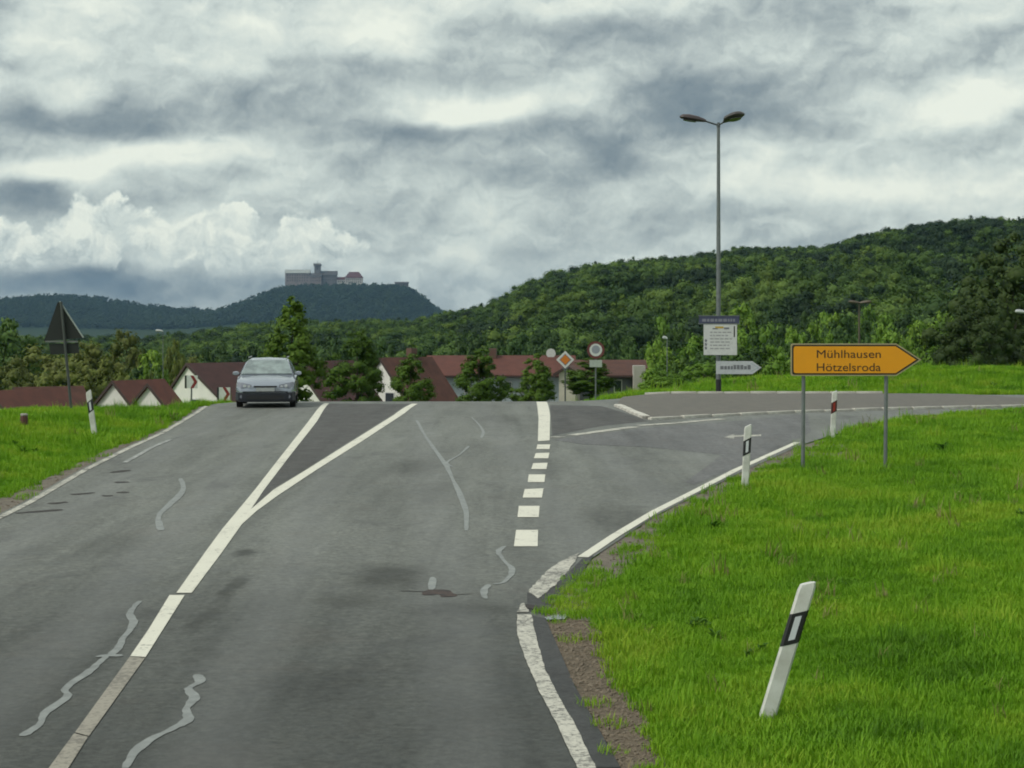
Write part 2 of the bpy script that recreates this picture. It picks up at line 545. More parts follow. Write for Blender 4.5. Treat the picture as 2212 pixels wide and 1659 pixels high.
class MB:
    def __init__(self):
        self.v, self.f = [], []

    def add(self, vs, fs):
        k = len(self.v)
        self.v += [tuple(p) for p in vs]
        self.f += [tuple(i + k for i in f) for f in fs]
        return self

    def box(self, x0, x1, y0, y1, z0, z1):
        vs = [(x, y, z) for z in (z0, z1) for y in (y0, y1) for x in (x0, x1)]
        return self.add(vs, [(0, 2, 3, 1), (4, 5, 7, 6), (0, 1, 5, 4), (2, 6, 7, 3), (0, 4, 6, 2), (1, 3, 7, 5)])

    def prism(self, poly, y0, y1):
        """polygon in XZ (counter-clockwise seen from -Y) extruded along Y"""
        n = len(poly)
        vs = [(x, y0, z) for x, z in poly] + [(x, y1, z) for x, z in poly]
        fs = [tuple(range(n)), tuple(range(2 * n - 1, n - 1, -1))]
        fs += [(i, i + n, (i + 1) % n + n, (i + 1) % n) for i in range(n)]
        return self.add(vs, fs)

    def tube(self, a, b, ra, rb=None, n=10, caps=True):
        rb = ra if rb is None else rb
        a, b = Vector(a), Vector(b)
        q = (b - a).to_track_quat('Z', 'Y')
        vs = []
        for p, r in ((a, ra), (b, rb)):
            for i in range(n):
                t = 2 * math.pi * i / n
                vs.append(p + q @ Vector((r * math.cos(t), r * math.sin(t), 0)))
        fs = [(i, (i + 1) % n, (i + 1) % n + n, i + n) for i in range(n)]
        if caps:
            fs += [tuple(range(n - 1, -1, -1)), tuple(range(n, 2 * n))]
        return self.add(vs, fs)

    def loft(self, rings, caps=True):
        n = len(rings[0])
        vs = [p for r in rings for p in r]
        fs = []
        for k in range(len(rings) - 1):
            for i in range(n):
                fs.append((k * n + i, k * n + (i + 1) % n, (k + 1) * n + (i + 1) % n, (k + 1) * n + i))
        if caps:
            fs += [tuple(range(n - 1, -1, -1)), tuple(range((len(rings) - 1) * n, len(rings) * n))]
        return self.add(vs, fs)

    def mesh(self, name, smooth=False, bevel=0.0):
        me = bpy.data.meshes.new(name)
        me.from_pydata(self.v, [], self.f)
        bm = bmesh.new()
        bm.from_mesh(me)
        bmesh.ops.recalc_face_normals(bm, faces=bm.faces)
        if bevel:
            bmesh.ops.bevel(bm, geom=list(bm.edges), offset=bevel, segments=2, affect='EDGES', clamp_overlap=True)
        bm.to_mesh(me)
        bm.free()
        if smooth:
            me.polygons.foreach_set('use_smooth', [True] * len(me.polygons))
            try:
                me.set_sharp_from_angle(angle=R(38))
            except Exception:
                pass
        return me

    def build(self, name, m, parent=None, smooth=False, bevel=0.0, loc=None, rot=None):
        return link_mesh(name, self.mesh(name, smooth, bevel), m, parent, loc, rot)


def text_mesh(s, size, extrude=.002, name='lettering', bold=0.0):
    cu = bpy.data.curves.new('text', 'FONT')
    cu.body = s
    cu.size = size
    cu.extrude = extrude
    cu.offset = bold
    cu.align_x = 'LEFT'
    o = bpy.data.objects.new('text', cu)
    COL.objects.link(o)
    dg = bpy.context.evaluated_depsgraph_get()
    me = bpy.data.meshes.new_from_object(o.evaluated_get(dg))
    bpy.data.objects.remove(o)
    bpy.data.curves.remove(cu)
    me.name = name
    me.transform(Matrix.Rotation(R(90), 4, 'X'))
    return me


def densify(poly, step):
    out_ = []
    n = len(poly)
    for i in range(n):
        a, b = np.array(poly[i]), np.array(poly[(i + 1) % n])
        k = max(1, int(np.linalg.norm(b - a) / step))
        for j in range(k):
            out_.append(tuple(a + (b - a) * j / k))
    return out_


def in_poly(px, py, poly):
    px, py = np.asarray(px), np.asarray(py)
    ins = np.zeros(px.shape, bool)
    n = len(poly)
    for i in range(n):
        x0, y0 = poly[i]
        x1, y1 = poly[(i + 1) % n]
        if y0 == y1:
            continue
        c = ((y0 > py) != (y1 > py)) & (px < (x1 - x0) * (py - y0) / (y1 - y0) + x0)
        ins ^= c
    return ins


def sheet(name, poly, off, m, parent=None, step=1.0, kind=None, edge_step=None, ragged=0.0):
    """a thin sheet laid over the terrain inside an outline"""
    ring = densify(poly, edge_step or step)
    if ragged:
        ring = [(x + random.uniform(-1, 1) * ragged, y + random.uniform(-1, 1) * ragged * 2) for x, y in ring]
    pts = [Vector(p) for p in ring]
    xs = [p[0] for p in ring]
    ys = [p[1] for p in ring]
    gx, gy = np.meshgrid(np.arange(min(xs) + step * .5, max(xs), step), np.arange(min(ys) + step * .5, max(ys), step))
    gx, gy = gx.ravel(), gy.ravel()
    k = in_poly(gx, gy, ring) if len(gx) else np.zeros(0, bool)
    n = len(pts)
    pts += [Vector((a, b)) for a, b in zip(gx[k], gy[k])]
    edges = [(i, (i + 1) % n) for i in range(n)]
    vo, eo, fo, *_ = delaunay_2d_cdt(pts, edges, [list(range(n))], 1, 1e-5)
    V = np.array([(p.x, p.y) for p in vo])
    Zs = H(V[:, 0], V[:, 1]) + off
    me = bpy.data.meshes.new(name)
    me.from_pydata([(a, b, c) for (a, b), c in zip(V, Zs)], [], [tuple(f) for f in fo])
    bm = bmesh.new()
    bm.from_mesh(me)
    for f in bm.faces:
        f.normal_update()
        if f.normal.z < 0:
            f.normal_flip()
    bm.to_mesh(me)
    bm.free()
    me.polygons.foreach_set('use_smooth', [True] * len(me.polygons))
    o = link_mesh(name, me, m, parent)
    if kind:
        o['kind'] = kind
    return o


def strip_poly(line, widths):
    """polygon round a ground polyline with a width at each point"""
    L, Rr = [], []
    n = len(line)
    for i, p in enumerate(line):
        a = np.array(line[max(i - 1, 0)])
        b = np.array(line[min(i + 1, n - 1)])
        d = (b - a) / max(np.linalg.norm(b - a), 1e-6)
        nn = np.array((-d[1], d[0]))
        wd = widths[i] if isinstance(widths, (list, tuple)) else widths
        L.append(tuple(np.array(p) + nn * wd / 2))
        Rr.append(tuple(np.array(p) - nn * wd / 2))
    return L + Rr[::-1]


# ------------------------------------------------------------------ ground sheet
def grow(a, d, lim, f):
    r = []
    x = a
    while x < lim:
        d *= f
        x += d
        r.append(x)
    return r


xp = grow(24.0, .5, 3200, 1.10)
gxs = np.array([-x for x in xp[::-1]] + list(np.arange(-24, 24.01, .5)) + xp)
gys = np.array([-30, -24, -19, -15] + list(np.arange(-12, 96.01, .5)) + grow(96, .5, 7500, 1.055))
GX, GY = np.meshgrid(gxs, gys)
GZ = H(GX, GY)
nx, ny = len(gxs), len(gys)
idx = np.arange(nx * ny).reshape(ny, nx)
quads = np.stack([idx[:-1, :-1], idx[:-1, 1:], idx[1:, 1:], idx[1:, :-1]], -1).reshape(-1, 4)
me = bpy.data.meshes.new('ground')
me.from_pydata(np.stack([GX, GY, GZ], -1).reshape(-1, 3).tolist(), [], quads.tolist())
me.polygons.foreach_set('use_smooth', [True] * len(me.polygons))
mg = bpy.data.materials.new('grass_ground')
mg.use_nodes = True
t = NT(mg.node_tree)
o_ = t.n('ShaderNodeOutputMaterial')
p_ = t.n('ShaderNodeBsdfPrincipled')
t.l(p_.outputs[0], o_.inputs[0])
c_ = t.n('ShaderNodeTexCoord').outputs['Object']
n1 = t.noise(c_, .35, 5, .6)
n2 = t.noise(c_, 6, 6, .7)
cc = t.ramp(t.math('ADD', t.math('MULTIPLY', n1, .6), t.math('MULTIPLY', n2, .4)),
            [(.32, (.050, .115, .009)), (.5, (.090, .20, .012)), (.68, (.14, .26, .016))])
sp_ = t.n('ShaderNodeSeparateXYZ')
t.l(c_, sp_.inputs[0])
t.l(t.mix(t.mapr(sp_.outputs[1], 180, 260, 0, 1), cc, (.022, .040, .014)), p_.inputs['Base Color'])
p_.inputs['Roughness'].default_value = .9
p_.inputs['Specular IOR Level'].default_value = .1
bn = t.n('ShaderNodeBump')
bn.inputs['Strength'].default_value = .8
bn.inputs['Distance'].default_value = .05
t.l(n2, bn.inputs['Height'])
t.l(bn.outputs[0], p_.inputs['Normal'])
link_mesh('ground', me, mg)['kind'] = 'structure'

# ------------------------------------------------------------------ roads
z1 = lambda x, y: (x * .5, 847.1 + y * .5)                    # tracing sheets -> photo frame
z2 = lambda x, y: (881 + x * .4893, 847.1 + y * .4893)
z5 = lambda x, y: (1016.5 + x * .3055, 1152 + y * .3055)
z8 = lambda x, y: (x * .2145, 881 + y * .2145)

left_line = GP([(0, 1121), (60, 1091), (184, 1018), (279, 970), (352, 937), (427, 892), (446, 879)])
(xa, ya), (xb, yb) = left_line[0], left_line[-1]
sl = (xb - xa) / (yb - ya)
left_line = [(xa - sl * (ya + 20), -20.0), (xa - sl * (ya - 10), 10.0)] + left_line + [(xb - .056 * 20, yb + 20), (xb - .9, yb + 60), (xb + 2, yb + 100)]
right_edge = GP([(1345, 1675), (1282, 1561), (1242, 1488), (1206, 1405), (1178, 1340), (1172, 1320)])
right_edge = [(right_edge[0][0] + .75, -20.0), (right_edge[0][0] + .28, 6.0)] + right_edge
side_near = GP([(1255, 1232), (1268, 1216), (1414, 1118), (1590, 1027), (1728, 964)])
side_near += [(7.3, 42.0), (9.6, 46.5), (13.0, 51.0), (18.0, 54.5), (26.0, 57.5), (40.0, 60.0)]
far_right = [(40.0, 71.0), (26.0, 71.2), (16.0, 71.6), (8.0, 71.9), (5.2, 72.0), (3.4, 73.0), (2.4, 76.0), (2.2, 90.0), (4.5, 130.0), (8.0, 165.0)]
road_poly = [(p[0] - .12, p[1]) for p in left_line] + [(0.6, 165.0)] + far_right[::-1] + side_near[::-1] + right_edge[::-1]
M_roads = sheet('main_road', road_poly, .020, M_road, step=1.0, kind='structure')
ROAD = M_roads

# darker asphalt of the side road mouth and of the islands painted in the carriageway
sheet('asphalt_patch', GP([(1193, 952), (1300, 938), (1420, 924), (1560, 914), (1700, 899), (1745, 897), (1752, 935), (1700, 962), (1590, 1012), (1500, 1050), (1480, 1044), (1560, 985), (1400, 968), (1260, 962)]), .0235, M_side, ROAD, .8)
sheet('asphalt_patch', GP([(1188, 876), (1300, 879), (1390, 908), (1398, 912), (1300, 922), (1193, 943)]), .0235, M_dark, ROAD, .8)
sheet('asphalt_patch', GP([(546, 1100), (600, 1010), (668, 918), (712, 874), (886, 874), (848, 897), (748, 960), (658, 1017), (588, 1060)]), .0235, M_dark, ROAD, .8)
sheet('asphalt_patch', GP([(1150, 1335), (1178, 1340), (1206, 1405), (1242, 1488), (1282, 1561), (1340, 1665), (1285, 1665), (1250, 1590), (1209, 1514), (1178, 1456), (1158, 1380)]), .0235, M_fresh, ROAD, .4)
sheet('asphalt_patch', GP([z5(x, y) for x, y in [(400, 430), (480, 480), (600, 385), (690, 295), (790, 190), (870, 170), (760, 330), (640, 450), (520, 590), (400, 560)]]), .0235, M_fresh, ROAD, .3)

# ---- painted markings (children of the road)
def mark(name, pts, m, off=.0275, step=.6, ragged=0.0, es=None):
    return sheet(name, GP(pts), off, m, ROAD, step, edge_step=es, ragged=ragged)


def seg(name, left, right, m, **k):
    return mark(name, left + right[::-1], m, **k)


seg('centre_line', [(100, 1675), (160, 1592)], [(143, 1675), (190, 1600)], M_dirty)
seg('centre_line', [(162, 1590), (280, 1425.5)], [(192, 1598), (313, 1428)], M_dirty)
seg('centre_line', [(281, 1424), (320, 1367), (366, 1291)], [(314.5, 1426), (345, 1377), (399, 1291)], M_white)
fork_l = [(381, 1286), (447, 1192), (480, 1147), (550, 1062), (600, 997), (665, 914), (700, 873)]
fork_r = [(414, 1286), (480, 1197), (522, 1137), (555, 1107), (600, 1074), (690, 1014), (780, 957), (875, 894), (903, 874)]
mid_l = [(542, 1104), (570, 1062), (625, 989), (685, 912), (711, 873)]
mid_r = [(542, 1104), (590, 1062), (660, 1019), (750, 962), (850, 899), (890, 874)]
mark('centre_line', fork_l + mid_l[::-1] + mid_r[1:] + fork_r[::-1], M_white)
# left carriageway edge line
el_pts = [p for p in left_line if 8 < p[1] < 60]
for k in range(len(el_pts) - 1):
    a, b = np.array(el_pts[k]), np.array(el_pts[k + 1])
    if k % 2:
        a = a + (b - a) * .03
    sheet('edge_line', strip_poly([tuple(a), tuple(b)], .115), .0275, M_worn, ROAD, 1.0)
# right-hand edge lines
seg('edge_line', [z5(330, 592), z5(330, 740), z5(400, 940), z5(500, 1170), z5(640, 1430), z5(760, 1700)],
    [z5(430, 592), z5(460, 740), z5(530, 990), z5(630, 1180), z5(760, 1420), z5(890, 1690)], M_worn, es=.12, ragged=.005)
mark('edge_line', [z5(332, 575), z5(345, 535), z5(372, 508), z5(398, 545), z5(412, 578)], M_worn, es=.1, ragged=.01)
mark('edge_line', [z5(408, 425), z5(530, 292), z5(640, 212), z5(770, 152), z5(730, 225), z5(680, 290), z5(605, 378), z5(480, 478)], M_worn, es=.12, ragged=.012)
sheet('edge_line', strip_poly(GP([(1259, 1208), (1330, 1160), (1414, 1109), (1500, 1065), (1590, 1018), (1660, 986), (1722, 958)]), .135), .0275, M_white, ROAD, 1.0)
# block line across the side road mouth
for q in [[(478, 617), (575, 617), (573, 690), (468, 690)], [(490, 510), (582, 510), (578, 560), (484, 560)],
          [(516, 435), (599, 432), (592, 473), (507, 473)], [(534, 370), (607, 370), (603, 404), (529, 404)],
          [(553, 320), (617, 318), (612, 346), (545, 346)], [(565, 275), (625, 273), (620, 298), (556, 298)],
          [(572, 237), (629, 236), (625, 257), (567, 257)]]:
    mark('block_dash', [z2(*p) for p in q], M_white)
seg('edge_line', [z2(574, 222), z2(577, 120), z2(573, 80), z2(567, 46)], [z2(626, 218), z2(628, 110), z2(624, 80), z2(613, 46)], M_white)
for ln in [[(640, 205), (672, 201)], [(718, 196), (860, 176), (1005, 157)], [(1020, 152), (1200, 139), (1390, 122)]]:
    sheet('give_way_line', strip_poly(GP([z2(*p) for p in ln]), .30), .0275, M_worn, ROAD, .8)
mark('arrow_marking', [z2(1395, 205), z2(1440, 190), z2(1440, 196), z2(1560, 192), z2(1560, 199), z2(1440, 203), z2(1440, 211)], M_worn)
sheet('edge_line', strip_poly(GP([(270, 1002), (330, 968), (368, 952)]), .10), .0275, M_faint, ROAD, .8)

# ---- crack sealing, cracks, pothole
def seal(pts, wd, name='crack_seal', m=None, off=.0250):
    g = GP(pts)
    # smooth curve through the traced points with a small wander and a slowly varying width
    q = np.array([g[0]] + list(g) + [g[-1]], float)
    r = []
    for k in range(1, len(q) - 2):
        p0, p1, p2, p3 = q[k - 1:k + 3]
        for tt in (0, .2, .4, .6, .8):
            c = .5 * (2 * p1 + (p2 - p0) * tt + (2 * p0 - 5 * p1 + 4 * p2 - p3) * tt ** 2 + (3 * p1 - p0 - 3 * p2 + p3) * tt ** 3)
            r.append((c[0] + random.uniform(-.006, .006), c[1]))
    r.append(tuple(q[-1]))
    ph = random.uniform(0, 6)
    wv_ = [wd * (.95 + .22 * math.sin(ph + j * .55) + random.uniform(-.1, .1)) * (.55 if j in (0, len(r) - 1) else 1.0) for j in range(len(r))]
    return sheet(name, strip_poly(r, wv_), off, m or M_seal, ROAD, .5)


seal([z1(*p) for p in [(605, 912), (562, 960), (577, 1010), (535, 1070), (500, 1130), (450, 1160), (390, 1215), (285, 1290), (292, 1330), (195, 1400), (172, 1450), (95, 1500)]], .072)
seal([z1(*p) for p in [(415, 1156), (470, 1149), (528, 1152)]], .09, off=.0262)
seal([z1(*p) for p in [(850, 1232), (862, 1265), (815, 1295), (840, 1335), (805, 1380), (812, 1430), (740, 1470), (640, 1520), (580, 1575), (540, 1640)]], .078)
seal([z1(*p) for p in [(780, 378), (790, 430), (735, 490), (685, 545), (697, 605)]], .10)
seal([z1(*p) for p in [(1800, 125), (1842, 200), (1920, 310), (1945, 360), (1985, 440), (2012, 520), (2015, 605)]], .085)
seal([z1(*p) for p in [(2025, 238), (1985, 275), (1930, 310), (1955, 327)]], .06, off=.0262)
seal([z1(*p) for p in [(2038, 112), (2085, 165), (2080, 202)]], .06)
seal([z2(*p) for p in [(428, 688), (400, 715), (432, 760), (462, 795), (430, 845), (378, 857)]], .065)
seal([z2(*p) for p in [(358, 858), (335, 890), (347, 922)]], .07)
seal([z1(*p) for p in [(1870, 808), (1862, 865)]], .07)
seal([z1(*p) for p in [(1845, 886), (1880, 870), (1925, 880), (1945, 893)]], .22, 'pothole', M_pot)
for ln in [[(150, 1078), (380, 1060), (630, 1040)], [(505, 982), (600, 970), (682, 964)], [(720, 888), (830, 880), (950, 868)],
           [(1030, 902), (1140, 898)], [(1150, 765), (1300, 760)], [(1180, 870), (1290, 862)], [(1120, 665), (1300, 640)]]:
    seal([z8(*p) for p in ln], .16, 'road_crack', M_crack)
for ln in [[(1730, 868), (1840, 872)], [(1950, 885), (2050, 880)]]:
    seal([z1(*p) for p in ln], .025, 'road_crack', M_crack)

# ---- soil and gravel margins
shoulder = GP([(1178, 1340), (1206, 1405), (1242, 1488), (1282, 1561), (1345, 1675), (1450, 1675), (1414, 1595), (1398, 1549), (1362, 1509), (1322, 1427), (1288, 1347), (1230, 1338)])
sheet('gravel_shoulder', shoulder, .014, M_soil, step=.3, kind='structure', edge_step=.2, ragged=.02)
verge_r = GP([(1160, 1318), (1255, 1226), (1268, 1216), (1414, 1118), (1590, 1027), (1728, 964), (1790, 950), (1980, 975), (1900, 1005), (1780, 1012), (1600, 1050), (1500, 1100), (1420, 1190), (1330, 1255), (1270, 1290), (1290, 1345), (1180, 1338)])
sheet('verge_soil', verge_r, .010, M_verge, step=.6, kind='structure', edge_step=.3, ragged=.03)
verge_l = [(x - .1, y) for x, y in left_line if 6 < y < 58]
verge_l = verge_l + [(x - (.50 if y < 30 else .30 if y < 40 else .15), y) for x, y in verge_l[::-1]]
sheet('verge_soil', verge_l, .012, M_verge, step=.5, kind='structure', edge_step=.3, ragged=.03)
# small puddle at the broken edge
M_puddle = mat('puddle_water', (.10, .11, .12), .06, spec=.8)
sheet('puddle', GP([z5(520, 615), z5(590, 600), z5(670, 592), z5(690, 610), z5(660, 628), z5(540, 632)]), .030, M_puddle, step=.2, kind='structure')
sheet('road_crack', GP([z5(385, 520), z5(450, 528), z5(500, 540), z5(495, 562), z5(430, 556), z5(392, 545)]), .030, M_crack, ROAD, .2)

# ------------------------------------------------------------------ traffic island with kerb stones
def kerb_run(parent, line, length=1.0, wd=.16, hgt=.11, m=None):
    """lay kerb stones end to end along a ground polyline"""
    pts = np.array(line, float)
    sg = np.linalg.norm(np.diff(pts, axis=0), axis=1)
    cum = np.concatenate([[0], np.cumsum(sg)])
    n = int(cum[-1] / length)
    shared = None
    for k in range(n):
        s0 = k * length
        c = [np.interp(s0 + q, cum, pts[:, 0]) for q in (0, length)]
        d = [np.interp(s0 + q, cum, pts[:, 1]) for q in (0, length)]
        x, y = (c[0] + c[1]) / 2, (d[0] + d[1]) / 2
        ang = math.atan2(d[1] - d[0], c[1] - c[0])
        if shared is None:
            shared = MB().box(-length / 2 + .012, length / 2 - .012, -wd / 2, wd / 2, -.16, hgt).mesh('kerb_stone', bevel=.015)
            shared.materials.append(m or M_kerb)
        o = bpy.data.objects.new('kerb_stone', shared)
        COL.objects.link(o)
        z0, z1_ = float(H(c[0], d[0])), float(H(c[1], d[1]))
        o.location = (x, y, (z0 + z1_) / 2 + random.uniform(-.008, .008))
        o.rotation_euler = (0, -math.atan2(z1_ - z0, length), ang + random.uniform(-.012, .012))
        o.parent = parent


near_k = GP([(1334, 879), (1366, 893), (1402, 908)]) + GP([(1480, 905), (1560, 901), (1700, 894)])
near_k += [(near_k[-1][0] + 3, near_k[-1][1] + 1.6), (near_k[-1][0] + 9, near_k[-1][1] + 4.0), (near_k[-1][0] + 17, near_k[-1][1] + 6.0)]
far_k = [(5.05, 70.6), (8.0, 70.4), (11.0, 70.3), (14.2, 70.1)]
isl_poly = near_k[:-1] + [(16.0, 66.5), (15.0, 69.9)] + [(x, y - .1) for x, y in far_k[::-1]] + [(4.2, 69.0)]
isl = sheet('traffic_island', isl_poly, .075, M_paver, step=.8, kind='structure')
kerb_run(isl, near_k[:3], .75, .22, .085)
kerb_run(isl, near_k[2:], 1.0, .18, .085)
kerb_run(isl, far_k, 1.0, .20, .15)

# ------------------------------------------------------------------ instanced cover (grass, gravel, far woods)
def scatter(name, pts, rot, scl, idx, sources, kind='stuff'):
    me = bpy.data.meshes.new(name)
    me.from_pydata([tuple(p) for p in pts], [], [])
    n = len(pts)
    a = me.attributes.new('rot', 'FLOAT_VECTOR', 'POINT')
    a.data.foreach_set('vector', np.asarray(rot, np.float32).ravel())
    a = me.attributes.new('scl', 'FLOAT_VECTOR', 'POINT')
    a.data.foreach_set('vector', np.asarray(scl, np.float32).ravel())
    a = me.attributes.new('idx', 'INT', 'POINT')
    a.data.foreach_set('value', np.asarray(idx, np.int32))
    o = bpy.data.objects.new(name, me)
    COL.objects.link(o)
    src = bpy.data.collections.new(name + '_source')
    for i, s in enumerate(sources):
        so = bpy.data.objects.new('%s_piece_%02d' % (name, i), s)
        src.objects.link(so)
    ng = bpy.data.node_groups.new(name + '_scatter', 'GeometryNodeTree')
    ng.interface.new_socket('Geometry', in_out='INPUT', socket_type='NodeSocketGeometry')
    ng.interface.new_socket('Geometry', in_out='OUTPUT', socket_type='NodeSocketGeometry')
    gi = ng.nodes.new('NodeGroupInput')
    go = ng.nodes.new('NodeGroupOutput')
    ci = ng.nodes.new('GeometryNodeCollectionInfo')
    ci.inputs['Collection'].default_value = src
    ci.inputs['Separate Children'].default_value = True
    ci.inputs['Reset Children'].default_value = True
    ip = ng.nodes.new('GeometryNodeInstanceOnPoints')
    ip.inputs['Pick Instance'].default_value = True
    L = ng.links.new

    def attr(nm, ty):
        nd = ng.nodes.new('GeometryNodeInputNamedAttribute')
        nd.data_type = ty
        nd.inputs['Name'].default_value = nm
        return nd.outputs[0]
    L(gi.outputs[0], ip.inputs['Points'])
    L(ci.outputs[0], ip.inputs['Instance'])
    L(attr('idx', 'INT'), ip.inputs['Instance Index'])
    L(attr('rot', 'FLOAT_VECTOR'), ip.inputs['Rotation'])
    L(attr('scl', 'FLOAT_VECTOR'), ip.inputs['Scale'])
    L(ip.outputs[0], go.inputs[0])
    md = o.modifiers.new('scatter', 'NODES')
    md.node_group = ng
    o['kind'] = kind
    return o


def grass_clump(seed, n, rad, h):
    r = random.Random(seed)
    mb = MB()
    for _ in range(n):
        a, d = r.uniform(0, 6.283), rad * math.sqrt(r.random())
        x, y = d * math.cos(a), d * math.sin(a)
        hh = h * r.uniform(.45, 1.15)
        wd = r.uniform(.003, .0058)
        b = r.uniform(0, 6.283)
        bend = hh * r.uniform(.15, .75)
        ux, uy = math.cos(b), math.sin(b)
        px, py = -uy * wd, ux * wd
        mx, my = x + ux * bend * .35, y + uy * bend * .35
        tx, ty = x + ux * bend, y + uy * bend
        mb.add([(x - px, y - py, -.02), (x + px, y + py, -.02), (mx + px * .8, my + py * .8, hh * .6), (mx - px * .8, my - py * .8, hh * .6), (tx, ty, hh)],
               [(0, 1, 2, 3), (3, 2, 4)])
    me = bpy.data.meshes.new('grass_clump')
    me.from_pydata(mb.v, [], mb.f)
    return me


M_grass = foliage('grass_blades', [(.068, .170, .008), (.135, .30, .011), (.21, .39, .017), (.31, .42, .032)], .3, .5, .30, .30, .62)
clumps = []
for s in range(6):
    c = grass_clump(s, 64, .15, .105)
    c.materials.append(M_grass)
    clumps.append(c)
tall = grass_clump(9, 26, .12, .26)
tall.materials.append(M_grass)
clumps.append(tall)

M_weed = foliage('weed_leaves', [(.045, .120, .014), (.070, .165, .018), (.10, .20, .024)], .25, .5, .5)
M_dry = foliage('dry_stalks', [(.16, .17, .05), (.24, .21, .08), (.30, .26, .12)], .2, .5, .6)
for s_ in range(2):
    r_ = random.Random(50 + s_)
    mb = MB()
    for q in range(22):
        a_, l_ = r_.uniform(0, 6.283), r_.uniform(.05, .11)
        up_ = r_.uniform(.25, 1.1)
        ca, sa = math.cos(a_), math.sin(a_)
        wd_ = l_ * r_.uniform(.16, .26)
        z_ = r_.uniform(0, .08)
        m1 = (ca * l_ * .55, sa * l_ * .55, z_ + l_ * up_ * .6)
        mb.add([(0, 0, z_), (m1[0] - sa * wd_, m1[1] + ca * wd_, m1[2]), (ca * l_, sa * l_, z_ + l_ * up_ * .75), (m1[0] + sa * wd_, m1[1] - ca * wd_, m1[2])], [(0, 1, 2, 3)])
    me = bpy.data.meshes.new('weed')
    me.from_pydata(mb.v, [], mb.f)
    me.materials.append(M_weed)
    clumps.append(me)
dry = grass_clump(77, 14, .10, .26)
dry.materials.append(M_dry)
clumps.append(dry)
ROADP = road_poly
gp, gr, gs, gi_ = [], [], [], []
R2 = random.Random(5)


def bare_probability(x, y):
    """grass thins out over the soil margins"""
    s = np.zeros(len(x))
    s[in_poly(x, y, shoulder)] = .97
    m = in_poly(x, y, verge_r)
    s[m] = .5
    s[in_poly(x, y, verge_l)] = .93
    L = np.array(side_near[:6])
    dm = np.full(len(x), 9.0)
    for a, b in zip(L[:-1], L[1:]):
        ab = b - a
        tt = np.clip(((x - a[0]) * ab[0] + (y - a[1]) * ab[1]) / (ab @ ab), 0, 1)
        dm = np.minimum(dm, np.hypot(x - a[0] - tt * ab[0], y - a[1] - tt * ab[1]))
    s = np.maximum(s, np.interp(dm, [0, .18, .5, 1.0], [1, .95, .5, 0]))
    return s


def grass_zone(x0, x1, y0, y1, dens, sc, cond=None):
    n = int((x1 - x0) * (y1 - y0) * dens)
    x, y = RNG.uniform(x0, x1, n), RNG.uniform(y0, y1, n)
    k = ~in_poly(x, y, ROADP) & ~in_poly(x, y, isl_poly)
    if cond is not None:
        k &= cond(x, y)
    x, y = x[k], y[k]
    k = RNG.random(len(x)) > bare_probability(x, y)
    x, y = x[k], y[k]
    z = H(x, y)
    n = len(x)
    pat = .75 + .5 * (np.sin(x * 1.7 + 1) * np.sin(y * .9) * .5 + .5)
    s = sc * RNG.uniform(.7, 1.2, n) * pat
    gp.append(np.stack([x, y, z], -1))
    gr.append(np.stack([RNG.uniform(-.12, .12, n), RNG.uniform(-.12, .12, n), RNG.uniform(0, 6.28, n)], -1))
    gs.append(np.stack([s * 1.05, s * 1.05, s * RNG.uniform(.8, 1.15, n)], -1))
    ii = RNG.integers(0, 6, n)
    ii[RNG.random(n) < .03] = 6
    wz = np.sin(x * 1.1 + 2.1) * np.sin(y * .63 + .4) + .7 * np.sin(x * 2.7 + y * 1.3)
    wm = RNG.random(n) < np.clip((wz - .8) * .05, 0, .03)
    ii[wm] = RNG.integers(7, 9, wm.sum())
    ii[RNG.random(n) < .006] = 9
    gi_.append(ii)


inview = lambda mrg: (lambda x, y: (np.abs(x) < .285 * y + mrg))
grass_zone(.3, 9, 6, 20, 125, .85, inview(1.6))
grass_zone(.3, 13, 20, 34, 75, 1.0, inview(2))
grass_zone(2.5, 20, 34, 60, 30, 1.25, inview(2.5))
grass_zone(4, 28, 71.9, 92, 14, 1.9, inview(3))
grass_zone(1, 12, 72, 92, 9, 1.9, inview(3))
grass_zone(-16, -6.5, 12, 38, 34, 1.0, inview(3))
grass_zone(-22, -7.5, 38, 62, 24, 1.3, inview(3))
grass_zone(-26, -8, 62, 90, 5, 2.0, inview(3))
gpts = np.concatenate(gp)
tag(scatter('grass', gpts, np.concatenate(gr), np.concatenate(gs), np.concatenate(gi_), clumps),
    'bright green verge grass on both sides of the road', 'grass')

# loose stones on the shoulder
peb = []
for s in range(4):
    bm = bmesh.new()
    bmesh.ops.create_icosphere(bm, subdivisions=1, radius=1)
    r = random.Random(s)
    for v in bm.verts:
        v.co *= r.uniform(.7, 1.2)
        v.co.z *= .6
    me = bpy.data.meshes.new('pebble')
    bm.to_mesh(me)
    bm.free()
    me.materials.append(mat('pebble', (.20, .16, .115), .9, color2=(.11, .09, .068), vscale=2.0))
    peb.append(me)
xs, ys = [], []
for poly, n in ((shoulder, 1500), (verge_r, 1600), (verge_l, 900)):
    a = np.array(poly)
    x, y = RNG.uniform(a[:, 0].min(), a[:, 0].max(), n * 4), RNG.uniform(a[:, 1].min(), a[:, 1].max(), n * 4)
    k = in_poly(x, y, poly)
    xs.append(x[k][:n])
    ys.append(y[k][:n])
x, y = np.concatenate(xs), np.concatenate(ys)
n = len(x)
s = RNG.uniform(.006, .018, n) * np.where(RNG.random(n) < .1, 1.8, 1)
tag(scatter('gravel', np.stack([x, y, H(x, y) + .016], -1), RNG.uniform(0, 6.28, (n, 3)) * np.array([.1, .1, 1]), np.stack([s, s, s], -1), RNG.integers(0, 4, n), peb),
    'loose brown gravel along the road edges', 'gravel')

